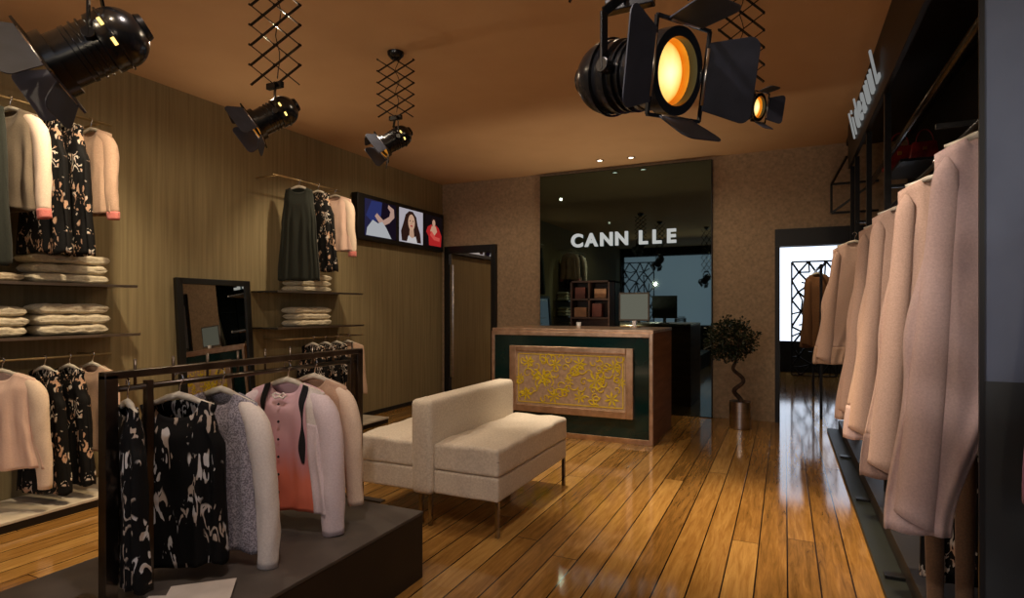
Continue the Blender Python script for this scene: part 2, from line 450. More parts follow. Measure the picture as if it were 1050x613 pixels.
# picture 2: portrait, long dark hair
c = .13
p2 = flat('picture', rect(-.265, -.215, .265, .215), (202, 196, 206), t, 0, c)
flat('hair', [(-.21, -.20), (-.23, -.08), (-.17, .04), (-.13, .14), (-.05, .195), (.03, .195), (.11, .13), (.14, .03), (.2, -.08), (.22, -.2), (.05, -.2), (-.05, -.2)], (54, 32, 26), p2, 1, c)
flat('neck', [(-.06, -.20), (.07, -.20), (.045, -.03), (-.04, -.03)], (212, 168, 140), p2, 2, c)
flat('top', [(-.11, -.212), (.13, -.212), (.09, -.12), (.01, -.15), (-.07, -.12)], (226, 220, 220), p2, 3, c)
flat('face', ell(-.005, .05, .075, .105), (224, 178, 148), p2, 4, c)
for s in (-1, 1): flat('eye', ell(-.005 + s * .032, .07, .014, .007, 10), (40, 26, 24), p2, 5, c)
flat('mouth', ell(-.005, .005, .028, .011, 12), (186, 70, 70), p2, 5, c)
flat('nose', [(-.014, .03), (.006, .03), (-.003, .065)], (200, 150, 122), p2, 5, c)
# picture 3: figure in red
c = .66
p3 = flat('picture', rect(-.22, -.215, .22, .215), (24, 16, 18), t, 0, c)
flat('red_gown', [(-.12, -.2), (.18, -.2), (.2, -.05), (.12, .06), (.05, .09), (-.06, .09), (-.15, .05), (-.19, -.02), (-.13, -.08)], (196, 44, 44), p3, 1, c)
flat('shoulders', [(-.09, .0), (.0, -.07), (.08, .0), (.05, .07), (-.05, .07)], (224, 170, 140), p3, 2, c)
flat('sleeve', [(-.1, -.06), (.0, -.12), (.14, -.13), (.15, -.08), (.03, -.07), (-.06, .0)], (230, 90, 80), p3, 3, c)
flat('hair', ell(-.005, .125, .065, .06), (40, 22, 20), p3, 3, c)
flat('face', ell(-.005, .11, .038, .05), (222, 172, 144), p3, 4, c)

# ------------------------------------------------------------------ garments
def smooth(a, b, x):
    x = max(0, min(1, (x - a) / (b - a))); return x * x * (3 - 2 * x)

def lerp_tab(tab, v):
    for (a, x), (b, y) in zip(tab, tab[1:]):
        if v <= b:
            t = (v - a) / (b - a) if b > a else 0
            t = t * t * (3 - 2 * t)
            return x + (y - x) * t
    return tab[-1][1]

def body_mesh(L, wtab, depth, slope=.28, neck=.075, ndrop=.07, amp=.008, k=9, seed=0, cx=None, zr=(0, 1), nu=72, nv=34, hemwave=.006, off=0, hem_slant=0, win=None):
    """garment body; wtab: half width against v; closed loop of cross sections from shoulder line to hem"""
    mb = MB(); vs = []; fs = []
    w0 = wtab[0][1]
    v0, v1 = zr
    for j in range(nv + 1):
        v = v0 + (v1 - v0) * j / nv
        w = lerp_tab(wtab, v)
        d = (.016 + (depth - .016) * smooth(0, .16, v)) + off
        c = lerp_tab(cx, v) if cx else 0
        for i in range(nu):
            th = 2 * PI * i / nu if not win else win[0](v) + (win[1](v) - win[0](v)) * i / (nu - 1)
            u = math.cos(th); s = math.sin(th)
            uu = math.copysign(abs(u) ** .8, u)
            x = uu * (w + off)
            a = amp * smooth(.05, .6, v)
            fold = a * (math.sin(k * th + seed) + .6 * math.sin((k * 1.7) * th * 1 + seed * 2.3 + v * 2)) * abs(s) ** .3
            fold += .006 * noise.noise(Vector((u * 3 + seed, s * 2, v * 5)))
            y = math.copysign(abs(s) ** .75, s) * d + math.copysign(1, s) * fold
            zs = -abs(u) ** 1.15 * w0 * slope
            q = abs(uu * w0) / neck
            if q < 1:
                zs -= (ndrop if s < 0 else ndrop * .25) * math.sqrt(1 - q * q)
            z = zs * (1 - v) ** 1.5 - L * v + hemwave * math.sin(5 * th + seed) * v * v + hem_slant * uu * v * v
            vs.append((x + c, y, z))
    for j in range(nv):
        for i in range(nu - (1 if win else 0)):
            a = j * nu + i; b = j * nu + (i + 1) % nu
            fs.append((a, b, b + nu, a + nu))
    mb.add(vs, fs); return mb

def sleeve_mesh(side, w, L, r0=.07, r1=.05, out=.05, slope=.28, y=0, seed=0, sweep=0, n=18, nj=26, flat_=.75, v0=0, v1=1, off=0):
    """set-in sleeve: leaves the shoulder line, rounds over and hangs down"""
    key = [(w - .085, -(w - .085) * slope - .034, .026), (w - .045, -(w - .04) * slope - .040, .040), (w - .012, -w * slope - .056, r0 * .9),
           (w + .010, -w * slope - .095, r0), (w + .018 + out * .2, -w * slope - .16, r0 * .98)]
    zt = key[-1][1]; ze = -w * slope - .015 - L
    for k in range(1, 9):
        q = k / 8
        key.append((w + .018 + out * (.2 + .6 * q ** .8), zt + (ze - zt) * q, r0 * .98 + (r1 - r0) * q))
    pts = []; rad = []
    m = len(key) - 1
    for j in range(nj + 1):
        v = (v0 + (v1 - v0) * j / nj) * m
        i = min(int(v), m - 1); f = v - i
        kx = [key[i][c] + (key[i + 1][c] - key[i][c]) * f for c in range(3)]
        vv = v / m
        pts.append(Vector((side * kx[0] + side * .004 * math.sin(vv * 9 + seed), y + sweep * vv + .004 * math.sin(vv * 7 + seed * 2), kx[1]))); rad.append(kx[2] + off)
    vs = []; fs = []
    for j, p in enumerate(pts):
        t = (pts[min(j + 1, nj)] - pts[max(j - 1, 0)]).normalized()
        a = t.cross(Vector((0, 1, 0))).normalized(); b = Vector((0, 1, 0)); b = (b - t * b.dot(t)).normalized()
        vv = v0 + (v1 - v0) * j / nj
        for i in range(n):
            th = 2 * PI * i / n
            fold = (.06 * math.sin(3 * th + seed + vv * 4) + .04 * math.sin(5 * th + seed * 2 + vv * 16)) * smooth(.3, .7, vv)
            rr = rad[j] * (1 + fold) + .006 * smooth(.1, .4, vv) * noise.noise(Vector((math.cos(th) * 1.5, math.sin(th) * 1.5 + vv * 8, seed)))
            vs.append(p + a * rr * math.cos(th) + b * rr * flat_ * math.sin(th))
    for j in range(nj):
        for i in range(n):
            a = j * n + i; b = j * n + (i + 1) % n
            fs.append((a, b, b + n, a + n))
    mb = MB(); mb.add(vs, fs)
    if v0 == 0: mb.f.append(tuple(range(n - 1, -1, -1)))
    return mb

def body_patch(L, tab, depth, th0, th1, w0, w1, off=.003, nu=14, nv=40, **kw):
    """piece of the front of a body mesh, a little proud of it"""
    f0 = th0 if callable(th0) else (lambda v: th0)
    f1 = th1 if callable(th1) else (lambda v: th1)
    return body_mesh(L, tab, depth, nu=nu, nv=nv, off=off, zr=(w0, w1), win=(f0, f1), **kw)

def solid(o, t=.003):
    m = o.modifiers.new('solid', 'SOLIDIFY'); m.thickness = t; m.offset = -1
    return o

def hl(label):
    return ' '.join(('hanger inside the ' + label).split()[:16])

def place_hanger(x, y, z, yaw, what, w=.17, mat='hanger', group='hangers', hook='hook'):
    """hanger whose hook sits over a rail at height z"""
    t = thing('coat_hanger', what, 'hanger', (x, y, z), (0, 0, yaw), group)
    pts = []
    for k in range(11):
        a = math.radians(-60 + 250 * k / 10)
        pts.append((.016 * math.cos(a) * 1 + 0, 0, .004 + .018 * math.sin(a)))
    pts = pts[::-1] + [(.004, 0, -.028), (0, 0, -.06)]
    MB().tube(pts[::1], .0028, 6).build('hook', M[hook], t, True)
    mb = MB()
    sl = .28
    mb.tube([(-w, 0, -.062 - w * sl), (-w * .6, 0, -.060 - w * .6 * sl), (-.04, 0, -.066), (0, 0, -.056), (.04, 0, -.066), (w * .6, 0, -.060 - w * .6 * sl), (w, 0, -.062 - w * sl)], [.009, .010, .012, .013, .012, .010, .009], 8, sq=(1, .8))
    mb.build('shoulder_bar', M[mat], t, True)
    return t

DRESS = [(0, .125), (.06, .115), (.18, .135), (.28, .165), (.6, .18), (1, .21)]
BOXY = [(0, .185), (.12, .19), (.5, .20), (1, .225)]
ALINE = [(0, .19), (.15, .19), (.45, .20), (.7, .23), (1, .27)]
SKIRT = [(0, .13), (.1, .14), (.4, .165), (1, .20)]

def garment(name, label, cat, x, y, z, yaw, L, tab, body='cream', sleeve=None, sL=.5, r0=.052, r1=.040, depth=.045, hem=None, hemfrac=.86, group=None, seed=0, sw=None, amp=.007, k=9, cuff=None, hang=True, hmat='hanger', hw=None, neck=.07, ndrop=.06, scale=1, out=.04):
    t = thing(name, label, cat, (x, y, z - .055), (0, 0, yaw), group)
    t.scale = (scale, scale, scale)
    sw = sw if sw is not None else tab[0][1]
    hz = (0, hemfrac) if hem else (0, 1)
    solid(body_mesh(L, tab, depth, amp=amp, k=k, seed=seed, zr=hz, neck=neck, ndrop=ndrop).build('body', M[body], t, True))
    if hem:
        solid(body_mesh(L, tab, depth, amp=amp, k=k, seed=seed, zr=(hemfrac - .01, 1), nv=8, off=.0015).build('hem_band', M[hem], t, True))
    if sleeve:
        for s in (-1, 1):
            so = sleeve_mesh(s, sw, sL, r0, r1, seed=seed + s, out=out, v1=.93 if cuff else 1).build('sleeve', M[sleeve], t, True)
            solid(so)
            if cuff:
                solid(sleeve_mesh(s, sw, sL, r0, r1, seed=seed + s, out=out, v0=.92, v1=1, nj=4, off=.002).build('cuff', M[cuff], so, True))
    if hang:
        place_hanger(x, y, z, yaw, hl(label), (hw or tab[0][1] * .9) * scale, hmat, 'garment hangers')
    return t

# ------------------------------------------------------------------ left wall displays
M['rail_brass'] = simple('pale_brass', srgb(170, 146, 104), srgb(200, 176, 130), (8, 8, 8), rough=.35, metal=.8)
def wall_rail(y0, y1, z, label, x=-4.2):
    br = M['rail_brass']
    t = thing('wall_rail', label, 'clothes rail', (XL, (y0 + y1) / 2, z), group='wall mounted clothes rails')
    L = (y1 - y0) / 2; dx = x - XL
    MB().tube([(dx, -L, 0), (dx, L, 0)], .008, 10).build('bar', br, t, True)
    for s in (-1, 1):
        MB().tube([(0, s * (L - .06), .0), (dx, s * (L - .06), 0)], .006, 8).build('bracket', br, t, True)
def wall_shelf(y0, y1, z, label, d=.34):
    t = thing('wall_shelf', label, 'shelf', (XL, (y0 + y1) / 2, z), group='wall shelves')
    L = (y1 - y0) / 2
    MB().box((0, -L, -.012), (d, L, .004)).build('board', M['shelf_glass'], t, bevel=.002)
    MB().box((d - .004, -L, -.013), (d + .003, L, .005)).build('edge_trim', M['steel'], t)
wall_rail(1.2, 2.46, 2.535, 'thin brass wall rail above the left upper shelf')
wall_rail(1.2, 2.46, .968, 'thin wall rail under the left shelves')
wall_rail(3.86, 4.74, 2.50, 'thin wall rail left of the light box')
wall_rail(3.95, 5.1, .99, 'low thin wall rail right of the leaning mirror')
wall_shelf(1.15, 2.60, 1.437, 'upper glass wall shelf at far left under hanging clothes')
wall_shelf(1.15, 2.62, 1.10, 'lower glass wall shelf at far left')
wall_shelf(3.86, 5.02, 1.437, 'upper glass wall shelf left of the light box')
wall_shelf(3.86, 5.04, 1.10, 'lower glass wall shelf left of the light box')
for y0, y1, lb in ((1.0, 2.75, 'low pale plinth shelf with dark edge along left wall'), (3.9, 5.3, 'low pale plinth shelf below hanging clothes right of leaning mirror')):
    t = thing('low_plinth', lb, 'plinth', (XL, (y0 + y1) / 2, 0))
    L = (y1 - y0) / 2
    MB().box((.013, -L, 0), (.47, L, .05)).build('base', M['platform_side'], t)
    MB().box((.013, -L, .05), (.485, L, .068)).build('top', M['pale_plinth'], t, bevel=.003)

def sweater(x, y, z, w, d, h, seed, label, group, mat='sweater'):
    """folded knit: two rounded layers joined by a fold along the +y end"""
    t = thing('folded_sweater', label, 'sweater', (x, y, z), group=group)
    for layer in range(1):
        vs = []; fs = []; n = 28; m = 30
        hh = h; zc = hh * .5
        inset = (seed * 7 % 5) * .005
        for j in range(m + 1):
            v = -1 + 2 * j / m
            ev = (1 - abs(v) ** 10) ** .5 if abs(v) < 1 else 0
            for i in range(n):
                th = 2 * PI * i / n
                cx = math.copysign(abs(math.cos(th)) ** .45, math.cos(th)); sz = math.copysign(abs(math.sin(th)) ** .8, math.sin(th))
                px = cx * (d / 2) * (.90 + .10 * ev); pz = zc + sz * hh * .52 * max(.04, ev) * (1 - .10 * math.exp(-((v * 3 + .4) ** 2)))
                if cx > .9 and abs(sz) < .25: px -= .012
                nz = noise.noise(Vector((cx * 2 + seed, v * 4, sz + layer * 3)))
                pz += .007 * nz; px += .012 * nz
                pz = max(.001, pz)
                vs.append((px, v * (w / 2 - inset), pz))
        for j in range(m):
            for i in range(n):
                a = j * n + i; b = j * n + (i + 1) % n; fs.append((a, b, b + n, a + n))
        fs.append(tuple(range(n - 1, -1, -1))); fs.append(tuple(m * n + i for i in range(n)))
        mb = MB(); mb.add(vs, fs); mb.build('folded_body', M[mat], t, True)
        MB().tube([(d * .44, (-.5 + .08 * k2) * (w - inset * 2) * .9, zc + .003 * math.sin(k2 * 2 + seed)) for k2 in range(13)], .006, 6).build('fold_edge', M[mat], t, True)
ordn = ('bottom', 'middle', 'top')
for k in range(3):
    sweater(-4.34, 2.24, 1.442 + k * .064, .47, .23, .064, 3 + k, 'ivory folded sweater, %s of the stack on the far-left upper shelf' % ordn[k], 'folded sweaters on the left shelves')
    sweater(-4.34, 2.26, 1.105 + k * .068, .44, .23, .068, 9 + k, 'ivory folded sweater, %s of the right stack on the far-left lower shelf' % ordn[k], 'folded sweaters on the left shelves')
    sweater(-4.34, 1.80, 1.105 + k * .062, .40, .23, .062, 14 + k, 'ivory folded sweater, %s of the left stack on the far-left lower shelf' % ordn[k], 'folded sweaters on the left shelves')
    sweater(-4.34, 4.42, 1.442 + k * .058, .50, .22, .058, 21 + k, 'ivory folded sweater, %s of the stack on the shelf under the dark dress' % ordn[k], 'folded sweaters on the left shelves')
    sweater(-4.34, 4.42, 1.105 + k * .062, .50, .22, .062, 31 + k, 'ivory folded sweater, %s of the stack on the shelf left of the light box' % ordn[k], 'folded sweaters on the left shelves')
sweater(-4.34, 1.78, 1.442, .40, .23, .055, 18, 'folded sweater lying alone under the hanging coats on the far-left upper shelf', 'folded sweaters on the left shelves', 'knit2')

g = 'clothes on the far-left upper rail'
W = math.radians
garment('long_coat', 'long bottle green coat hanging at the left edge of the upper rail', 'coat', -4.2, 1.70, 2.535, W(25), .95, BOXY, 'dkgreen', None, group=g, seed=1)
garment('jacket', 'taupe jacket with cream sleeves on the far-left upper rail', 'jacket', -4.2, 1.88, 2.535, W(18), .62, BOXY, 'greytaupe', 'cream', .60, cuff='pink_hem', group=g, seed=2)
garment('floral_dress', 'black floral dress, left one beside the cream-sleeved jacket on the upper rail', 'dress', -4.2, 2.06, 2.535, W(12), .86, DRESS, 'floral', None, group=g, seed=3)
garment('floral_dress', 'black floral dress, right one beside the beige blouse on the far-left upper rail', 'dress', -4.2, 2.19, 2.535, W(12), .86, DRESS, 'floral', None, group=g, seed=4)
garment('blouse', 'beige long-sleeved blouse at the right end of the far-left upper rail', 'blouse', -4.2, 2.33, 2.535, W(8), .58, BOXY, 'beige', 'beige', .56, cuff='pink_hem', group=g, seed=5, sw=.15)
g = 'clothes on the far-left lower rail'
garment('peplum_jacket', 'blush jacket with gathered waist on the far-left lower rail', 'jacket', -4.2, 1.84, .968, W(30), .58, ALINE, 'blush', 'cream', .64, group=g, seed=6, k=12, amp=.010)
garment('floral_dress', 'black floral dress beside the blush jacket on the lower rail', 'dress', -4.2, 2.06, .968, W(10), .78, DRESS, 'floral', None, group=g, seed=7)
garment('floral_dress', 'black floral dress right of its twin on the far-left lower rail', 'dress', -4.2, 2.20, .968, W(10), .76, DRESS, 'floral', None, group=g, seed=8)
garment('blouse', 'beige blouse at the right end of the far-left lower rail', 'blouse', -4.2, 2.34, .968, W(8), .58, BOXY, 'beige', 'blush', .56, group=g, seed=9, sw=.15)
g = 'clothes on the wall rail left of the light box'
garment('pleated_dress', 'dark green pleated dress above the middle shelf stack', 'dress', -4.2, 4.17, 2.50, W(25), .90, SKIRT, 'dkgreen', None, group=g, seed=10, k=16, amp=.009)
garment('floral_dress', 'black floral dress between dark green dress and blush blouse', 'dress', -4.2, 4.42, 2.50, W(20), .80, DRESS, 'floral', None, group=g, seed=11)
garment('blouse', 'blush blouse with long sleeves overlapping the light box', 'blouse', -4.2, 4.66, 2.50, W(12), .58, BOXY, 'blush', 'cream', .58, cuff='pink_hem', group=g, seed=12, sw=.15)
g = 'clothes on the low rail right of leaning mirror'
for i, y in enumerate((4.35, 4.52, 4.69)):
    garment('floral_dress', ('black floral dress, leftmost on the low rail behind the rack', 'black floral dress, middle one on the low rail behind the rack', 'black floral dress, rightmost on the low rail behind the rack')[i], 'dress', -4.2, y, .99, W(12), .80, DRESS, 'floral', None, group=g, seed=20 + i)
garment('blouse', 'beige blouse at the right end of the low rail behind the rack', 'blouse', -4.2, 4.86, .99, W(10), .55, BOXY, 'beige', None, group=g, seed=24)

# ------------------------------------------------------------------ central platform and rack
t = thing('display_platform', 'dark low display platform under the free-standing clothes rack', 'platform', (-1.99, 1.4, 0))
MB().box((-.43, -1.2, 0), (.43, .93, .30)).build('base', M['platform_side'], t, bevel=.003)
MB().box((-.432, -1.202, .30), (.432, .932, .315)).build('top', M['platform_top'], t, bevel=.003)
ZP = .3155
RX = -1.97
t = thing('clothes_rack', 'free-standing metal clothes rack with double top bar on platform', 'clothes rack', (RX, 1.75, ZP))
for y in (-.605, .60):
    MB().box((-.02, y - .02, 0), (.02, y + .02, .75)).build('post', M['rack_steel'], t, bevel=.002)
    MB().box((-.012, y + (.13 if y < 0 else -.05) - .012, .0), (.012, y + (.13 if y < 0 else -.05) + .012, .72)).build('inner_post', M['rack_steel'], t, bevel=.002)
    MB().box((-.16, y - .02, 0), (.16, y + .02, .008)).build('foot', M['rack_steel'], t)
MB().box((-.02, -.625, .735), (.02, .62, .76)).build('top_bar', M['rack_steel'], t, bevel=.003)
MB().tube([(0, -.605, .70), (0, .60, .70)], .010, 10).build('hanging_bar', M['rack_steel'], t, True)
for k in range(9):
    y = -.52 + k * .135
    MB().tube([(0, y, .69), (0, y, .795)], .005, 6).build('pin', M['rack_steel'], t, True)
ZR = ZP + .70 + .010
g = 'clothes on the free-standing rack'
garment('floral_dress', 'narrow black brushstroke-print dress at the left end of the rack, turned edge-on', 'dress', RX, 1.205, ZR, W(-15), .78, DRESS, 'floral2', None, group=g, seed=30, amp=.010, scale=.75)
garment('floral_dress', 'wide black sleeveless dress with white and beige brushstrokes on the rack', 'dress', RX, 1.385, ZR, W(28), .60, [(0, .135), (.06, .125), (.16, .135), (.28, .160), (.6, .162), (1, .172)], 'floral2', None, group=g, seed=31, amp=.010, neck=.08, ndrop=.08)
garment('sparkle_jacket', 'silver grey glitter jacket with pale sleeves on the rack', 'jacket', RX, 1.56, ZR, W(6), .60, [(0, .175), (.1, .175), (.3, .17), (.5, .175), (1, .195)], 'silver', 'white_sleeve', .59, group=g, seed=32, r0=.052, r1=.042)
b = garment('lace_blouse', 'pink blouse with black lace straps and coral hem on the rack', 'blouse', RX, 1.89, ZR, W(10), .56, [(0, .18), (.15, .18), (.5, .195), (1, .24)], 'blouse', 'shirt_pale', .585, group=g, seed=33, r0=.06, r1=.052, k=11)
garment('knit_blouse', 'cream beige blouse hanging behind the pink one on the rack', 'blouse', RX, 2.05, ZR, W(8), .54, BOXY, 'beige', 'cream', .56, group=g, seed=34, scale=.92, r0=.05, r1=.042)
# blouse details on front face (front is -y)
BT = [(0, .18), (.15, .18), (.5, .195), (1, .24)]
BK = dict(amp=.007, k=11, seed=33, neck=.07, ndrop=.06)
for c in (1.5 * PI - .42, 1.5 * PI + .50):
    fn = lambda v, c=c: c - .07 - .04 * math.sin(v * 16); fp = lambda v, c=c: c + .05 + .06 * math.sin(v * 13 + 1) * (1 - v) - .25 * max(0, v - .4)
    solid(body_patch(.56, BT, .045, fn, fp, 0, .62, off=.004, **BK).build('lace_strap', M['lace'], b, True), .002)
solid(body_patch(.56, BT, .045, 1.5 * PI + .62, 2 * PI - .06, .0, .30, off=.006, **BK).build('shoulder_yoke', M['white_sleeve'], b, True), .002)
solid(body_patch(.56, BT, .045, 1.5 * PI + .62, 2 * PI - .02, .29, 1, off=.007, **BK).build('pleated_side_panel', M['shirt_pale'], b, True), .002)
for k in range(6):
    MB().lathe([(.0005, .003), (.005, .003), (.006, 0)], 10, Matrix.Translation((0, -.0615, -.10 - k * .075)) @ Matrix.Rotation(PI / 2, 4, 'X'), caps=False).build('button', M['lace'], b, True)
for s in (-1, 1):
    MB().tube([(0, -.045, -.065), (s * .02, -.056, -.055), (s * .035, -.055, -.062), (s * .02, -.058, -.075), (0, -.056, -.068)], .005, 6).build('bow', M['white_sleeve'], b, True)

# papers on the platform
for i, (x, y, r, w, h, lb) in enumerate(((-1.75, 1.215, .5, .26, .20, 'open pale magazine lying lowest on the platform front'), (-1.76, 1.31, .75, .20, .17, 'pale booklet lying on top of the magazine on the platform'))):
    t = thing('magazine', lb, 'magazine', (x, y, ZP + .001 + i * .009), (0, 0, r), 'magazines on the platform')
    MB().box((-w / 2, -h / 2, 0), (w / 2, h / 2, .006)).build('pages', M['paper'], t, bevel=.002)
    MB().box((-w / 2 - .002, -h / 2 - .002, .0062), (w / 2 + .002, h / 2 + .002, .0072)).build('cover', M['paper'], t)

# ------------------------------------------------------------------ sofa
t = thing('bench_sofa', 'cream two-sided bench sofa with central low backrest and thin legs', 'sofa', (-1.925, 3.44, 0))
def cushion(name, x0, x1, y0, y1, z0, z1, r=.018, puff=0, parent=t, seed=0, wavy=0):
    bm = bmesh.new(); bmesh.ops.create_cube(bm, size=1)
    for v in bm.verts:
        v.co = Vector((x0 if v.co.x < 0 else x1, y0 if v.co.y < 0 else y1, z0 if v.co.z < 0 else z1))
    bmesh.ops.bevel(bm, geom=bm.edges[:], offset=r, segments=3, affect='EDGES', profile=.5)
    bmesh.ops.subdivide_edges(bm, edges=[e for e in bm.edges if e.calc_length() > .1], cuts=18, use_grid_fill=True)
    for v in bm.verts:
        n_ = noise.noise(v.co * 9 + Vector((seed, 0, 0)))
        tz = (v.co.z - z0) / (z1 - z0)
        if tz > .6:
            fx = (v.co.x - x0) / (x1 - x0); fy = (v.co.y - y0) / (y1 - y0)
            v.co.z += puff * math.sqrt(max(0, 4 * fx * (1 - fx))) * math.sqrt(max(0, 4 * fy * (1 - fy))) + wavy * n_
        v.co.x += .003 * n_
        v.co.y += .003 * noise.noise(v.co * 8)
    me = bpy.data.meshes.new(name); bm.to_mesh(me); bm.free(); me.materials.append(M['sofa'])
    for p in me.polygons: p.use_smooth = True
    o = bpy.data.objects.new(name, me); COL.objects.link(o); o.parent = parent
    return o
for s in (-1, 1):
    a, b2 = (.068, .495) if s > 0 else (-.50, -.075)
    cushion('seat_cushion', a, b2, -.56, .56, .338, .492, puff=.012, seed=s * 3, wavy=.012)
    cushion('seat_base', a, b2 - (.004 if s > 0 else 0), -.557, .557, .20, .335, r=.012, seed=s * 5)
cushion('backrest', -.075, .068, -.585, .565, .19, .745, r=.03, seed=11)
for x in (-.48, -.03, .035, .475):
    for y in (-.535, .535):
        MB().box((x - .011, y - .011, 0), (x + .011, y + .011, .205)).build('leg', M['chrome'], t, bevel=.001)

# ------------------------------------------------------------------ reception desk
DX0, DX1, DY0, DY1, DZ = -2.784, -1.107, 5.46, 6.42, 1.075
t = thing('reception_desk', 'reception desk with teal lacquer front and framed yellow floral panel', 'desk', ((DX0 + DX1) / 2, DY0, 0))
hw = (DX1 - DX0) / 2
MB().box((-hw, .02, .0), (hw, .96, DZ - .03)).build('carcass', M['desk_wood'], t, bevel=.003)
MB().box((-hw - .003, 0, DZ - .03), (hw + .003, .97, DZ)).build('worktop', M['copper'], t, bevel=.004)
fr = MB().box((-hw, -.02, 0), (-hw + .035, .02, DZ - .03)).box((hw - .035, -.02, 0), (hw, .02, DZ - .03)).box((-hw + .035, -.02, DZ - .07), (hw - .035, .02, DZ - .03)).box((-hw + .035, -.02, 0), (hw - .035, .02, .05))
fr.build('front_frame', M['copper'], t, bevel=.003)
MB().box((-hw + .035, -.008, .05), (hw - .035, .018, DZ - .07)).build('lacquer_panel', M['teal'], t)
ix0, ix1, iz0, iz1 = -.62, .66, .235, .90
fr = MB().box((ix0, -.05, iz0), (ix0 + .07, -.006, iz1)).box((ix1 - .07, -.05, iz0), (ix1, -.006, iz1)).box((ix0 + .07, -.05, iz0), (ix1 - .07, -.006, iz0 + .07)).box((ix0 + .07, -.05, iz1 - .055), (ix1 - .07, -.006, iz1))
pf = fr.build('picture_frame', M['copper'], t, bevel=.006)
MB().box((ix0 + .07, -.03, iz0 + .07), (ix1 - .07, -.006, iz1 - .055)).build('mauve_panel', simple('mauve_inlay', srgb(176, 148, 124), srgb(200, 172, 146), (30, 30, 30), rough=.5), pf)
# yellow scroll-work as raised curls and blossoms
ym = simple('yellow_enamel', srgb(222, 196, 16), srgb(238, 214, 40), (20, 20, 20), rough=.5)
cw = (ix1 - ix0 - .14); chh = (iz1 - iz0 - .125); ccx = (ix0 + ix1) / 2; ccz = (iz0 + .07 + iz1 - .055) / 2
mb = MB(); YY = -.033
def curl(cx, cz, r, a0, turns, sgn):
    pts = []
    for k in range(13):
        q = k / 12; a = a0 + sgn * turns * 2 * PI * q; rr = r * (1 - .8 * q)
        pts.append((cx + rr * math.cos(a), YY, cz + rr * math.sin(a)))
    mb.tube(pts, [.007 - .003 * k / 12 for k in range(13)], 5)
def blossom(cx, cz, r, petals=6, a0=0):
    for k in range(petals):
        a = a0 + 2 * PI * k / petals
        ex, ez = cx + r * math.cos(a), cz + r * math.sin(a)
        nx, nz_ = -math.sin(a) * r * .15, math.cos(a) * r * .15
        mx_, mz = cx + r * .6 * math.cos(a), cz + r * .6 * math.sin(a)
        mb.add([(cx, YY, cz), (mx_ + nx, YY - .002, mz + nz_), (ex, YY, ez), (mx_ - nx, YY - .002, mz - nz_)], [(0, 1, 2, 3)])
for fx, fz, r in ((-.38, .30, .075), (-.12, .28, .07), (.10, .30, .08), (.40, .27, .075), (-.24, .02, .10), (.24, 0, .10), (-.40, -.30, .075), (-.14, -.32, .075), (.10, -.30, .07), (.38, -.30, .08), (0, 0, .05), (-.46, 0, .05), (.46, 0, .05)):
    blossom(ccx + fx * cw, ccz + fz * chh, r, 7, fx * 9)
random.seed(5)
for k in range(80):
    fx = random.uniform(-.46, .46); fz = random.uniform(-.42, .42)
    curl(ccx + fx * cw, ccz + fz * chh, random.uniform(.03, .06), random.uniform(0, 6.28), random.uniform(.5, 1.1), random.choice((-1, 1)))
for sx in (-1, 1):
    mb.box((ccx + sx * cw * .475 - .004, YY - .002, ccz - chh * .45), (ccx + sx * cw * .475 + .004, YY + .003, ccz + chh * .45))
for sz in (-1, 1):
    mb.box((ccx - cw * .475, YY - .002, ccz + sz * chh * .45 - .004), (ccx + cw * .475, YY + .003, ccz + sz * chh * .45 + .004))
mb.build('yellow_floral_ornament', ym, pf)
# things on the desk
t = thing('paper_cup', 'small white cup standing on the reception desk', 'cup', (-1.93, 5.75, DZ))
MB().lathe([(.018, 0), (.024, .055), (.022, .055), (.017, .004)], 20, caps=True).build('cup_wall', M['white'], t, True)
MB().lathe([(.0262, .052), (.0262, .058), (.024, .060), (.0005, .060)], 20, caps=False).build('lid', M['white'], t, True)
t = thing('computer_monitor', 'flat monitor with cream screen standing behind the reception desk', 'monitor', (-1.47, 6.25, DZ), (0, 0, W(0)))
MB().box((-.165, -.012, .07), (.165, .012, .375)).build('bezel', simple('grey_bezel', srgb(70, 66, 62), srgb(84, 80, 76), rough=.5), t, bevel=.004)
MB().box((-.148, -.0135, .087), (.148, -.0125, .358)).build('display', emis('cream_display', srgb(104, 104, 92), .8), t)
MB().box((-.02, -.01, .005), (.02, .012, .08)).build('stand_neck', M['steel'], t)
MB().lathe([(.001, 0), (.07, 0), (.068, .008), (.001, .010)], 24, caps=False).build('stand_base', M['steel'], t, True)
# brown pigeonhole cabinet behind desk, left of the monitor
t = thing('pigeonhole_cabinet', 'small dark brown cabinet with open boxes behind the reception desk', 'cabinet', (-2.17, 7.0, 0))
sm = MB().box((-.25, -.12, 0), (-.23, .12, 1.62)).box((.23, -.12, 0), (.25, .12, 1.62)).box((-.25, -.12, 1.60), (.25, .12, 1.62)).box((-.23, .10, 0), (.23, .12, 1.60)).box((-.23, -.12, 1.15), (.23, .1, 1.17)).box((-.23, -.12, 1.38), (.23, .1, 1.40)).box((-.02, -.12, 1.17), (0, .1, 1.60)).box((-.23, -.12, 0), (.23, .1, .02))
sm.build('carcass', simple('dark_brown_wood', srgb(34, 20, 14), srgb(50, 30, 20), (8, 8, 8), rough=.5), t)
M['box_maroon'] = simple('box_maroon', srgb(62, 26, 20), srgb(78, 34, 26), (10, 10, 10), rough=.6)
bx = simple('box_tan', srgb(104, 76, 54), srgb(128, 96, 70), (10, 10, 10), rough=.7)
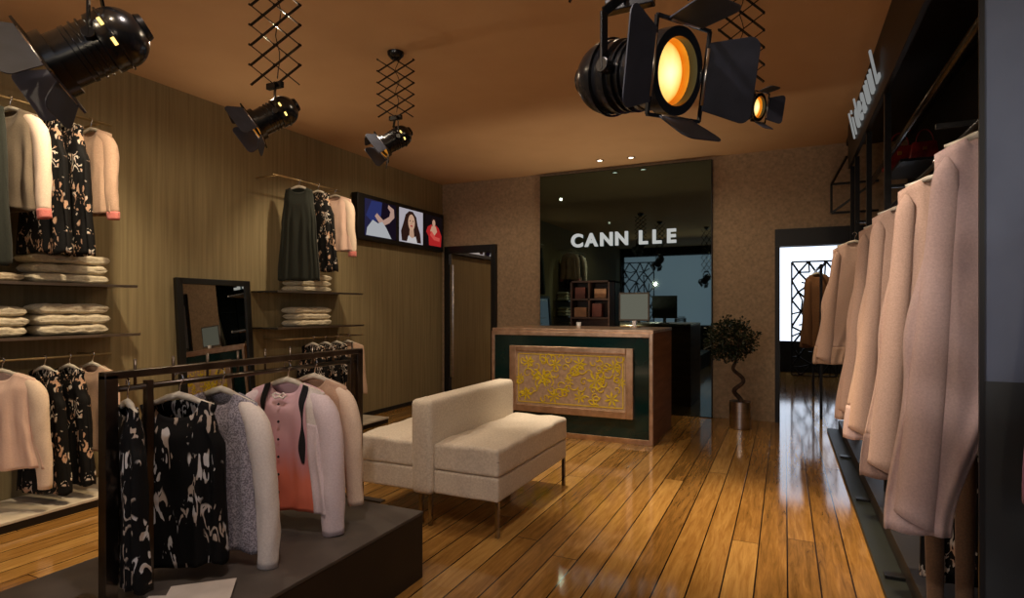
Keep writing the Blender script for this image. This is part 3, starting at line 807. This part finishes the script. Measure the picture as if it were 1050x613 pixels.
for i, (x, z, w, h, c_) in enumerate(((-.21, 1.171, .16, .12, 'tan'), (.02, 1.171, .12, .17, 'red'), (-.2, 1.401, .13, .14, 'red'), (.05, 1.401, .15, .12, 'tan'))):
    tag(MB().box((x, 0, 0), (x + w, .09, h)).build('storage_box', bx if c_ == 'tan' else M['box_maroon'], None, bevel=.004, loc=(-2.17, 6.91, z)),
        ('tan box low left in the pigeonhole cabinet', 'dark red box low right in the pigeonhole cabinet', 'dark red box upper left in the pigeonhole cabinet', 'tan box upper right in the pigeonhole cabinet')[i], 'box', 'boxes in the pigeonhole cabinet')

# ------------------------------------------------------------------ potted tree
t = thing('potted_tree', 'small round-crowned tree with spiral trunk in a steel pot', 'potted tree', (-.43, 6.66, 0))
MB().lathe([(.085, 0), (.108, .005), (.112, .29), (.106, .29), (.100, .26), (.001, .26)], 36, caps=False).build('pot', M['steel'], t, True, angle=40)
MB().lathe([(.001, .262), (.104, .262)], 24, caps=False).build('soil', simple('soil', srgb(30, 22, 16), srgb(48, 36, 26), (60, 60, 60), rough=1), t)
pts = []
for k in range(40):
    q = k / 39; a = q * 2 * PI * 1.9; r = .055 * math.sin(PI * min(1, q * 1.05)) + .004
    pts.append((r * math.cos(a) - .05 * q, r * math.sin(a), .25 + q * .50))
bark = simple('bark', srgb(44, 30, 22), srgb(78, 58, 44), (30, 30, 30), rough=.8, bmp=.5)
MB().tube(pts, [.026 - .010 * k / 39 for k in range(40)], 10).build('trunk', bark, t, True)
random.seed(3)
lf = MB()
br = MB()
for k in range(14):
    a = random.uniform(0, 2 * PI); e = random.uniform(.0, 1.3)
    d = Vector((math.cos(a) * math.cos(e), math.sin(a) * math.cos(e), math.sin(e)))
    br.tube([(-.05, 0, .72), Vector((-.07, 0, .78)) + d * .12, Vector((-.10, 0, .84)) + d * .24], [.010, .006, .003], 5)
br.build('branches', bark, t, True)
for k in range(3000):
    while True:
        p = Vector((random.uniform(-1, 1), random.uniform(-1, 1), random.uniform(-1, 1)))
        if .25 < p.length < 1: break
    bumpy = .82 + .32 * noise.noise(p.normalized() * 2.3)
    c = Vector((p.x * .31 * bumpy - .10, p.y * .30 * bumpy, .94 + p.z * .275 * bumpy))
    dr = (p.normalized() + Vector((random.uniform(-.8, .8), random.uniform(-.8, .8), random.uniform(-.8, .6)))).normalized()
    sd = dr.cross(Vector((random.uniform(-1, 1), random.uniform(-1, 1), 1))).normalized()
    l = random.uniform(.022, .038); w_ = l * .38
    nn = dr.cross(sd) * l * .12
    lf.add([c, c + dr * l * .5 + sd * w_ + nn, c + dr * l, c + dr * l * .5 - sd * w_ + nn], [(0, 1, 2, 3)])
lf.build('foliage', simple('leaf_green', srgb(16, 26, 14), srgb(36, 50, 26), (40, 40, 40), rough=.35), t)

# ------------------------------------------------------------------ theatre spotlights
def axis_matrix(d):
    d = d.normalized()
    up = Vector((0, 0, 1))
    xx = d.cross(up).normalized(); yy = d.cross(xx).normalized()   # yy points down-ish
    m = Matrix((xx, yy, d)).transposed().to_4x4()
    return m
def rounded_trap(w0, w1, h, r=.02):
    pts = []
    pts += [(-w0 / 2, 0), (w0 / 2, 0)]
    for k in range(6):
        a = -.15 + k / 5 * (PI / 2 + .15); pts.append((w1 / 2 - r + r * math.cos(a), h - r + r * math.sin(a)))
    for k in range(6):
        a = PI / 2 + k / 5 * (PI / 2 + .15); pts.append((-w1 / 2 + r + r * math.cos(a), h - r + r * math.sin(a)))
    return pts
def stage_lamp(px, py, Z, d, label, lit, top, flaps=(55, 55, 55, 55), roll=0, s=1.0, panto=True, mount_z=None, flap_len=.105):
    """px,py: where the lens ring centre should stand; Z its distance; d direction in camera axes (right, up, forward)"""
    pos = CF * Z + CR * ((px - 525) / 597 * Z) + Vector((0, 0, CAMH - (py - 316) / 597 * Z))
    dw = CR * d[0] + CU * d[1] + CF * d[2]
    m = axis_matrix(dw) @ Matrix.Rotation(roll, 4, 'Z')
    t = thing('stage_spotlight', label, 'spotlight', pos, group='black stage spotlights')
    t.rotation_euler = m.to_euler()
    t.scale = (s, s, s)
    R0 = .066
    # body along -z from the ring at 0
    prof = [(R0 * .97, -.012), (R0 * .97, -.05), (R0 * 1.0, -.052), (R0 * 1.0, -.062), (R0 * .95, -.064), (R0 * .95, -.108), (R0 * 1.06, -.111), (R0 * 1.06, -.125), (R0 * 1.04, -.128)]
    for k in range(10):
        a = k / 9 * PI / 2
        prof.append((max(.001, R0 * 1.06 * math.cos(a) * .999 + .0005), -.150 - R0 * 1.0 * math.sin(a)))
    MB().lathe(prof, 40, caps=False).build('housing', M['lamp_black'], t, True, angle=35)
    # cooling rings and back cap
    ring = MB()
    for z in (-.078, -.094, -.143):
        rr = R0 * (.97 if z > -.12 else 1.08)
        ring.lathe([(rr, z - .003), (rr + .004, z - .002), (rr + .004, z + .002), (rr, z + .003)], 40, caps=False)
    ring.build('cooling_rib', M['lamp_black'], t, True, angle=35)
    MB().lathe([(.03, -.206), (.034, -.210), (.030, -.222), (.001, -.224)], 24, caps=False).build('rear_cap', M['lamp_black'], t, True, angle=35)
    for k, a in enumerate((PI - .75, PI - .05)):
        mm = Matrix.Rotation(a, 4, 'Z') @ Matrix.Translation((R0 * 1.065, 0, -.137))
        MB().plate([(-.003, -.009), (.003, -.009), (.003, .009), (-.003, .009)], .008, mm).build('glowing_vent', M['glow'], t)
    # front ring
    MB().lathe([(R0 * .97, -.014), (R0 * 1.16, -.014), (R0 * 1.16, .012), (R0 * .90, .012), (R0 * .88, -.004), (R0 * .97, -.014)], 40, caps=False).build('front_ring', M['lamp_black'], t, True, angle=35)
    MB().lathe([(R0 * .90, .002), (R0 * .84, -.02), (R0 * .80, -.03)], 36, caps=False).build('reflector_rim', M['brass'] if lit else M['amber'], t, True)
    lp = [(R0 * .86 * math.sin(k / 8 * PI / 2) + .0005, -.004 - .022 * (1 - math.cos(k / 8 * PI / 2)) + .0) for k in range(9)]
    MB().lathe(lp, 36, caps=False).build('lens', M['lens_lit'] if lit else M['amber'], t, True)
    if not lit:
        MB().lathe([(R0 * 1.0, .012), (R0 * 1.06, .016), (R0 * 1.10, .012)], 36, caps=False).build('amber_glow_ring', M['amber'], t, True)  # emissive ring added to stand in for amber glow at the lamp mouth
    # barn doors
    sq = R0 * 1.22
    fr = MB()
    for k in range(4):
        mm = Matrix.Rotation(k * PI / 2, 4, 'Z')
        a = mm @ Vector((-sq, sq, .014)); b3 = mm @ Vector((sq, sq, .014)); fr.bar(a, b3, .006)
    fr.build('door_frame', M['lamp_black'], t)
    for k in range(4):
        if flaps[k] is None: continue
        ang = math.radians(flaps[k])
        w0, w1 = (sq * 1.25, sq * 1.45) if k % 2 == 0 else (sq * 1.5, sq * 1.95)
        mm = Matrix.Rotation(k * PI / 2, 4, 'Z') @ Matrix.Translation((0, sq, .016)) @ Matrix.Rotation(ang, 4, 'X')
        fo = MB().plate(rounded_trap(w0, w1, flap_len * .78 if k % 2 == 0 else flap_len), .003, mm).build('barn_door', M['flap_black'], t, bevel=.0008)
        h = MB()
        for q in (-.5, .5):
            pass
        h.tube([mm @ Vector((-w0 * .42, 0, 0)), mm @ Vector((w0 * .42, 0, 0))], .0035, 8)
        h.build('hinge', M['steel'], fo, True)
    # yoke
    mi = m.inverted().to_3x3()
    up = (mi @ Vector((0, 0, 1))).normalized(); upl = Vector((up.x, up.y, 0)).normalized()
    side = Vector((0, 0, 1)).cross(upl)
    yk = MB()
    c0 = Vector((0, 0, -.10)); top_ = c0 + up * .15
    for q in (-1, 1):
        a = c0 + side * q * (R0 + .012); b3 = a + up * .10
        yk.bar(a - up * .01, b3, .018, .005); yk.bar(b3, top_ + side * q * .02, .018, .005)
        yk.tube([a - side * q * .014, a + side * q * .008], .014, 12)
    yk.bar(top_ - side * .025, top_ + side * .025, .018, .006)
    yk.build('yoke', M['lamp_black'], t, bevel=.001)
    top_w = pos + (m.to_3x3() @ top_) * s
    return t, pos, dw.normalized(), top_w
def lensmat():
    m, nt, p = newmat('lit_lens')
    nt.nodes.remove(p)
    tc = nt.nodes.new('ShaderNodeTexCoord')
    nz = N(nt, 'ShaderNodeTexNoise'); nz.inputs['Scale'].default_value = 26; nt.links.new(tc.outputs['Object'], nz.inputs['Vector'])
    vl = nt.nodes.new('ShaderNodeVectorMath'); vl.operation = 'LENGTH'; nt.links.new(tc.outputs['Object'], vl.inputs[0])
    ad = nt.nodes.new('ShaderNodeMath'); ad.operation = 'MULTIPLY_ADD'; nt.links.new(vl.outputs['Value'], ad.inputs[0]); ad.inputs[1].default_value = 13
    sc_ = nt.nodes.new('ShaderNodeMath'); sc_.operation = 'MULTIPLY'; nt.links.new(nz.outputs['Fac'], sc_.inputs[0]); sc_.inputs[1].default_value = .25
    nt.links.new(sc_.outputs[0], ad.inputs[2])
    e = nt.nodes.new('ShaderNodeEmission')
    nt.links.new(ramp(nt, ad.outputs[0], [(.2, srgb(255, 244, 190)), (.55, srgb(255, 214, 120)), (.85, srgb(236, 150, 50))]), e.inputs[0])
    e.inputs[1].default_value = 1.35
    nt.links.new(e.outputs[0], nt.nodes['Material Output'].inputs[0])
    return m
M['lens_lit'] = lensmat()

def pantograph(top, bot, label, w=.25, rows=5, ceiling_cup=True):
    """scissor arm hanging from the ceiling at top (z) down to bot"""
    t = thing('scissor_arm', label, 'scissor arm', (bot[0], bot[1], HC), group='scissor arms of the spotlights')
    d = Vector((bot[0], bot[1], HC)); H = HC - bot[2]
    ax = CR.copy()  # the lattice opens across the room, as the arms hang
    arms = MB(); piv = MB()
    z0 = -.05; hh = (H - .05) / rows
    for r in range(rows):
        za = z0 - r * hh; zb = za - hh
        for (xa, xb) in ((-1, 1), (1, -1)):
            dy = .004 * xa
            off = Vector((0, dy, 0))
            for sh in (-.25, .25):
                p = ax * (xa * w * .25 + sh * w) + Vector((0, 0, za)) + off
                q = ax * (xb * w * .25 + sh * w) + Vector((0, 0, zb)) + off
                arms.bar(p, q, .016, .005)
        for xs in (-.5, 0, .5):
            c = ax * (xs * w) + Vector((0, 0, za))
            piv.tube([c + Vector((0, -.008, 0)), c + Vector((0, .008, 0))], .006, 8)
        for xs in (-.25, .25):
            c = ax * (xs * w) + Vector((0, 0, (za + zb) / 2))
            piv.tube([c + Vector((0, -.008, 0)), c + Vector((0, .008, 0))], .005, 8)
    arms.add(piv.v, piv.f)
    arms.build('lattice_bars', M['lamp_black'], t)
    # loose cable
    pts = [(.01 * math.sin(k * 1.3) , .02 + .01 * math.cos(k), -.02 - (H - .06) * k / 14) for k in range(15)]
    MB().tube(pts, .0025, 6).build('cable', M['lamp_black'], t, True)
    MB().lathe([(.001, -.05), (.03, -.048), (.055, -.02), (.058, 0)], 28, caps=False).build('ceiling_cup', M['lamp_black'], t, True)
    MB().box((-.05, -.012, -H - .02), (.05, .012, -H + .01)).build('end_bracket', M['lamp_black'], t, bevel=.002)
    return t

L1 = stage_lamp(57, 66, 1.42, (-.76, -.56, -.32), 'large black stage spotlight nearest, hanging at top left', False, None, (48, 62, 80, 104), roll=.3, s=1.03, flap_len=.088)
L2 = stage_lamp(263, 128, 2.90, (-.76, -.56, -.32), 'black stage spotlight on the second scissor arm from left', False, None, (48, 62, 80, 104), roll=.3, s=1.03, flap_len=.088)
L3 = stage_lamp(393, 150, 4.02, (-.76, -.56, -.32), 'small far black stage spotlight under the round ceiling cup', False, None, (48, 62, 80, 104), roll=.3, s=1.03, flap_len=.088)
L4 = stage_lamp(690, 74, 1.12, (.64, -.22, -.74), 'large lit stage spotlight with open barn doors near the ceiling', True, None, (62, 30, 72, 14), roll=.12, s=1.05)
L5 = stage_lamp(777, 110, 3.15, (.64, -.22, -.74), 'small lit stage spotlight partly behind the large lit one', True, None, (62, 30, 72, 14), roll=.12, s=.95)
pantograph(None, L1[3], 'black scissor arm above the nearest left spotlight', rows=6)
pantograph(None, L2[3], 'black scissor arm holding the second spotlight from left', rows=6)
pantograph(None, L3[3], 'black scissor arm with round cup holding the far small spotlight', rows=5)
pantograph(None, L4[3], 'black scissor arm above the large lit spotlight', rows=5)
pantograph(None, L5[3], 'black scissor arm behind the large lit spotlight holding the small lit one', rows=5)

# ------------------------------------------------------------------ right-hand side: black steel wardrobe system
XS = .56
t = thing('shop_fascia', 'long black fascia box along the ceiling above the right rack', 'fascia', (XS, 4.4, HC))
MB().box((0, -2.12, -.42), (.03, 2.15, -.001)).box((.03, -2.12, -.06), (.585, 2.7, -.001)).build('front_board', M['fascia'], t, bevel=.003)
sg = thing('fascia_sign', 'slanted white raised letters along the black fascia top right', 'sign', (XS - .012, 5.86, 2.75), (0, 0, -PI / 2))
for ch, u in zip('lideauuL', (.0, .17, .36, .62, .88, 1.12, 1.38, 1.66)):
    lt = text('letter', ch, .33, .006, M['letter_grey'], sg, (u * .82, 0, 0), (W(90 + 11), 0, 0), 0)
t = thing('steel_rack_frame', 'black steel upright frame and rails holding the coats at right', 'clothes rack', (.62, 4.6, 0))
for y, x in ((-2.15, 0.0), (-.25, -.03), (.65, -.03), (1.45, -.03), (1.85, -.03)):
    if y == -2.15: continue
    MB().box((x - .018, y - .018, .12), (x + .018, y + .018, 2.64)).build('upright', M['black_steel'], t)
MB().tube([(.0, -2.3, 1.93), (.0, 2.3, 1.93)], .013, 10).build('coat_rail', M['black_steel'], t, True)
MB().tube([(.10, -2.2, 2.44), (.10, 1.9, 2.44)], .022, 14).build('upper_tube', simple('dark_tube', srgb(60, 54, 46), srgb(78, 70, 60), rough=.25, metal=.9), t, True)
for y in (-1.6, -.25, 1.4):
    MB().bar((-.04, y, 2.05), (.5, y, 2.05), .02).build('cross_bar', M['black_steel'], t)
    MB().bar((-.04, y, 1.30), (.5, y, 1.30), .018).build('cross_bar', M['black_steel'], t)
for y in (-2.1, -1.0, .1, 1.2, 2.2):
    MB().bar((.0, y, 1.93), (.5, y, 1.93), .014).build('rail_arm', M['black_steel'], t)
# outrigger frame at the far end
t = thing('steel_bracket_frame', 'thin black open steel frame beyond the fascia, over the doorway', 'bracket', (XS, 6.9, 2.27))
fb = MB()
fb.bar((-.12, 0, 0), (-.12, 0, .30), .022).bar((-.12, 0, .30), (.30, 0, .30), .022).bar((-.12, 0, .30), (-.02, -.45, .47), .02).bar((-.12, 0, 0), (.25, -.1, .27), .02).bar((-.12, 0, 0), (.3, 0, 0), .022)
fb.build('bars', M['black_steel'], t)
# base under the coats
t = thing('rack_plinth', 'dark green black low stepped plinth under the coats at right', 'plinth', (.40, 4.6, 0))
MB().box((0, -2.3, 0), (.74, 2.3, .03)).build('step', simple('green_black', srgb(18, 24, 20), srgb(26, 32, 27), (5, 5, 5), rough=.5), t, bevel=.003)
MB().box((.10, -2.3, .03), (.74, 2.3, .12)).build('upper_step', M['platform_side'], t, bevel=.003)
for y in (-1.4, -.2, 1.0):
    MB().box((.02, y - .03, .03), (.10, y + .03, .045)).build('divider', M['black_steel'], t)

def coat(y, mat, label, hem_x=.34, hem_z=.50, top_x=.66, sh=.15, rail_z=1.93, band=None, seed=0, rail_x=.62, right_hem=.57, depth=.045, sleeve=True):
    L = rail_z - .055 - hem_z
    t = thing('long_coat', label, 'coat', (rail_x, y, rail_z - .055), group='long coats on the right rack')
    # centre line and half width as function of v so the cloth swings towards the aisle
    hc = (hem_x + right_hem) / 2 - rail_x; hwid = (right_hem - hem_x) / 2
    tab = [(0, sh), (.1, sh - .005), (.45, sh + .005), (1, hwid + .02)]
    cxs = [(0, 0), (.12, -.005), (.55, hc * .45), (1, hc)]
    solid(body_mesh(L, tab, depth, slope=.42, cx=cxs, amp=.006, k=6, seed=seed, neck=.06, ndrop=.05, nv=40, zr=(0, .86) if band else (0, 1), hemwave=.003).build('body', M[mat], t, True))
    if band:
        solid(body_mesh(L, tab, depth, slope=.42, cx=cxs, amp=.006, k=6, seed=seed, neck=.06, nv=8, zr=(.855, 1), off=.002, hemwave=.003).build('hem_band', M[band], t, True))
    if sleeve:
        # wide sleeve hanging down the aisle side of the coat
        vs = []; fs = []; n = 18; nj = 26
        for j in range(nj + 1):
            v = j / nj
            px = -sh * .80 + (hem_x + .065 - rail_x + sh * .80) * v ** 1.15
            pz = -sh * .42 - .02 - v * (L * .97 - sh * .42 - .02)
            r = .045 + .03 * smooth(0, 1, v)
            if v < .08: r = .045 * math.sqrt(max(.02, 1 - ((.08 - v) / .08) ** 2))
            for i in range(n):
                th = 2 * PI * i / n
                rr = r * (1 + .05 * math.sin(2 * th + seed + 4 * v))
                vs.append((px + rr * .8 * math.cos(th), -.026 + rr * .55 * math.sin(th), pz + (.03 * math.cos(th) * -1 if j == nj else 0)))
        for j in range(nj):
            for i in range(n):
                a = j * n + i; b_ = j * n + (i + 1) % n; fs.append((a, b_, b_ + n, a + n))
        mb = MB(); mb.add(vs, fs); mb.f.append(tuple(range(n - 1, -1, -1)))
        solid(mb.build('sleeve', M[mat], t, True))
    place_hanger(rail_x, y, rail_z, 0, hl(label), sh * .8, 'hanger', 'garment hangers')
coat(2.45, 'coat_mauve', 'nearest mauve wool coat on the right rack', seed=1, right_hem=.50)
coat(3.17, 'coat_rose', 'second mauve coat with taupe hem band on the right rack', band='coat_band', seed=2)
coat(4.04, 'coat_rose', 'third rose coat on the right rack counted from the camera', band='coat_mauve', seed=3)
coat(4.72, 'coat_rose', 'fourth rose coat, half hidden before the upright at right', seed=4)
coat(5.95, 'coat_rose', 'shorter rose coat beyond the steel upright near the doorway', hem_x=.25, hem_z=.78, right_hem=.46, sh=.17, rail_x=.56, seed=5, rail_z=1.93, band='beige')
coat(6.5, 'beige', 'last beige coat on the right rack before the doorway', hem_x=.30, hem_z=.80, right_hem=.5, sh=.15, rail_x=.6, seed=6)
# garments low on the right
garment('floral_dress', 'black floral dress hanging behind the nearest mauve coat', 'dress', .675, 2.90, 1.93, 0, 1.70, [(0, .12), (.3, .14), (1, .17)], 'floral', None, seed=41, hang=True)
t = thing('trousers', 'tan trousers hanging below the nearest mauve coat', 'trousers', (.57, 2.72, 0))
for s in (-1, 1):
    MB().tube([(s * .045, 0, .98), (s * .05, 0, .7), (s * .048, 0, .4), (s * .045, 0, .16)], [.034, .036, .032, .028], 14, sq=(1, .6), cap=False).build('trouser_leg', M['tan'], t, True)
MB().tube([(0, 0, 1.06), (0, 0, 1.01), (0, 0, .95)], [.085, .09, .092], 18, sq=(1, .5), cap=False).build('waistband', M['tan'], t, True)
place_hanger(.57, 2.72, 1.16, 0, 'dark clip hanger holding the tan trousers', .09, 'hanger_dark', 'garment hangers')
t = thing('lower_rail', 'short dark rail carrying the tan trousers', 'clothes rail', (.57, 2.72, 1.16))
MB().tube([(0, -.2, 0), (0, .2, 0)], .008, 8).tube([(0, .2, 0), (.57, .2, 0)], .008, 8).build('bar', M['black_steel'], t, True)
# handbags on the far high shelf
for i, (x, y, z, s_, lb) in enumerate(((.84, 5.62, 2.40, .9, 'dark red leather handbag hanging high behind the coats'), (.98, 5.45, 2.40, .8, 'second dark red handbag right of the larger one'))):
    t = thing('handbag', lb, 'handbag', (x, y, z), group='red handbags'); t.scale = (s_,) * 3
    MB().add([(-.13, -.05, 0), (.13, -.05, 0), (.13, .05, 0), (-.13, .05, 0), (-.10, -.02, .22), (.10, -.02, .22), (.10, .02, .22), (-.10, .02, .22)],
             [(3, 2, 1, 0), (4, 5, 6, 7), (0, 1, 5, 4), (1, 2, 6, 5), (2, 3, 7, 6), (3, 0, 4, 7)]).build('bag_body', M['red'], t, bevel=.015, seg=3, smooth=True)
    MB().tube([(.07 * math.cos(PI * k / 12), -.022, .21 + .12 * math.sin(PI * k / 12)) for k in range(13)], .006, 8).build('handle', M['red'], t, True)
    MB().box((-.015, -.056, .13), (.015, -.028, .16)).build('clasp', M['brass'], t)
t = thing('handbag_shelf', 'dark high shelf carrying the red handbags', 'shelf', (.90, 5.5, 2.39))
MB().box((-.12, -.35, -.02), (.24, .35, 0)).build('board', M['black_steel'], t)
# plum garment at right frame edge, hanging in front of the partition
t = garment('plum_coat', 'plum pink coat cut off at the right edge in front of grey partition', 'coat', .80, 2.02, 1.66, 0, .85, [(0, .12), (.15, .16), (1, .215)], 'magenta', None, seed=51)
MB().tube([(.80, 1.96, 1.66), (.80, 2.19, 1.66)], .008, 8).build('wall_peg', M['black_steel'])
tag(bpy.data.objects['wall_peg'], 'dark peg on the grey partition carrying the plum coat', 'peg')

# ------------------------------------------------------------------ beyond the opening
def lattice(x, y, z0, w, h, label, seed, mat='black_steel', bw=.02, rot=0):
    random.seed(seed)
    t = thing('lattice_screen', label, 'screen', (x, y, z0), (0, 0, rot))
    fr = MB().bar((0, 0, 0), (0, 0, h), .03).bar((w, 0, 0), (w, 0, h), .03).bar((0, 0, 0), (w, 0, 0), .03).bar((0, 0, h), (w, 0, h), .03)
    fr.build('frame', M[mat], t)
    nx = max(3, round(w / .14)); nz = round(h / .2)
    P = {}
    for i in range(nx + 1):
        for j in range(nz + 1):
            P[i, j] = ((i + (random.uniform(-.3, .3) if 0 < i < nx else 0)) * w / nx, 0, (j + (random.uniform(-.35, .35) if 0 < j < nz else 0)) * h / nz)
    br_ = MB()
    for i in range(nx):
        for j in range(nz):
            a, b_, c_, d_ = P[i, j], P[i + 1, j], P[i + 1, j + 1], P[i, j + 1]
            k = random.random()
            if (i + j) % 2: br_.bar(a, c_, bw)
            else: br_.bar(b_, d_, bw)
            if k < .35: br_.bar(a, b_, bw * .8)
            if k > .75: br_.bar(a, d_, bw * .8)
    br_.build('branch_bars', M[mat], t)
lattice(.12, 12.3, .01, .75, 2.15, 'black branching lattice screen against the bright far window', 4, bw=.035)
lattice(-4.35, -2.6, .3, .95, 2.3, 'black branching lattice screen at the shop front behind', 9, bw=.03)
for i, (y, lb) in enumerate(((8.3, 'dark camel coat nearest beyond the doorway'), (8.9, 'second dark camel coat beyond the doorway'))):
    coat(y, 'brown_coat', lb, hem_x=.19 + .02 * i, hem_z=.78, right_hem=.42, sh=.13, rail_x=.38, rail_z=1.78, seed=60 + i)
t = thing('clothes_rail', 'dark rail beyond the doorway carrying camel coats', 'clothes rail', (.38, 8.6, 0))
MB().tube([(0, -1.0, 1.78), (0, 1.0, 1.78)], .012, 8).build('bar', M['black_steel'], t, True)
for s in (-1, 1): MB().box((-.015, s * 1.0 - .015, 0), (.015, s * 1.0 + .015, 1.79)).build('post', M['black_steel'], t)

# ------------------------------------------------------------------ lights
def aim(o, d): o.rotation_euler = Vector(d).to_track_quat('-Z', 'Y').to_euler()
def spot(name, loc, tgt, power, col=(1, .72, .42), size=60, blend=.6, rad=.06):
    l = bpy.data.lights.new(name, 'SPOT'); l.energy = power; l.color = col; l.spot_size = math.radians(size); l.spot_blend = blend; l.shadow_soft_size = rad
    o = bpy.data.objects.new(name, l); COL.objects.link(o); o.location = loc
    aim(o, Vector(tgt) - Vector(loc)); return o
def area(name, loc, tgt, power, sx, sy, col=(1, .78, .52)):
    l = bpy.data.lights.new(name, 'AREA'); l.shape = 'RECTANGLE'; l.size = sx; l.size_y = sy; l.energy = power; l.color = col
    o = bpy.data.objects.new(name, l); COL.objects.link(o); o.location = loc
    aim(o, Vector(tgt) - Vector(loc)); return o
WARM = (1, .76, .46); SOFT = (1, .84, .64)
spot('spot_floor_front', (-.3, 3.9, 3.0), (-.12, 3.65, 0), 420, WARM, 46, 1)
spot('spot_sofa', (-1.6, 4.2, 3.0), (-1.45, 4.4, 0), 260, SOFT, 50, .9)
spot('spot_sofa_left', (-2.6, 3.0, 3.0), (-2.3, 3.4, 0), 70, SOFT, 50, .9)
spot('spot_left_shelves', (-3.1, 1.9, 3.0), (-4.4, 2.0, 1.2), 130, (1, .80, .55), 75, .8)
spot('spot_left_shelves_far', (-3.2, 4.3, 3.0), (-4.4, 4.4, 1.3), 70, (1, .80, .55), 70, .8)
spot('spot_left_floor', (-3.2, 2.3, 3.0), (-3.3, 2.2, 0), 150, (1, .74, .40), 48, .8)
spot('spot_rack', (-1.0, .9, 2.9), (-1.9, 1.75, .7), 60, (1, .86, .80), 60, .8)
spot('spot_coats', (-.5, 2.2, 2.95), (.5, 3.6, 1.1), 120, (1, .82, .68), 65, .8)
spot('fill_near_coats', (-.9, .2, 2.6), (.5, 2.6, 1.0), 105, (1, .90, .86), 50, .9)  # fill light near the camera, added to brighten the nearest coats
spot('fill_partition', (2.2, .2, 2.7), (.7, 2.2, 1.7), 12, (.86, .93, 1), 50, .9)  # cool fill light added so the grey partition reads lighter
spot('fill_ceiling_desk', (-1.95, 6.6, .85), (-1.95, 6.0, 3), 60, (1, .80, .55), 120, 1, .03)  # unseen fill light behind the desk, added to brighten the ceiling
for x in (-3.0, -1.2, .6):
    spot('fill_ceiling_behind', (x, -.8, 1.9), (x, .8, 3.06), 42, (1, .80, .55), 150, 1, .03)  # row of unseen fill lights behind the camera, added to lift the ceiling
spot('fill_ceiling_left', (-4.2, 3.4, 1.62), (-3.2, 3.5, 3.05), 18, (1, .80, .55), 120, 1, .03)  # extra ceiling fill by the left wall, added without a fixture
spot('fill_beyond', (-.1, 7.6, 2.8), (.35, 8.4, 1.2), 40, WARM, 60, .8)  # warm fill light added for the camel coats past the doorway
spot('spot_coats_far', (-.35, 5.0, 2.95), (.45, 5.8, 1.2), 50, (1, .78, .58), 60, .8)
for x, y in ((-2.013, 6.785), (-1.641, 6.808)):
    spot('spot_recessed', (x, y, HC - .03), (x, y + .1, 0), 16, SOFT, 70, .9, .03)
spot('spot_desk', (-1.7, 4.3, 2.95), (-1.9, 5.5, .5), 60, SOFT, 60, .9)
for x, y in ((-3.2, .2), (-1.0, .2), (-3.2, 2.8), (-.9, 2.6), (-3.2, 5.6), (-.9, 5.6)):
    spot('fill_general', (x, y, 3.0), (x, y, 0), 25, (1, .80, .56), 165, .5, .02)  # wide unseen downlights added for overall room brightness

w = bpy.data.worlds.new('world'); sc.world = w; w.use_nodes = True
w.node_tree.nodes['Background'].inputs[0].default_value = (.9, .85, .8, 1)
w.node_tree.nodes['Background'].inputs[1].default_value = .05
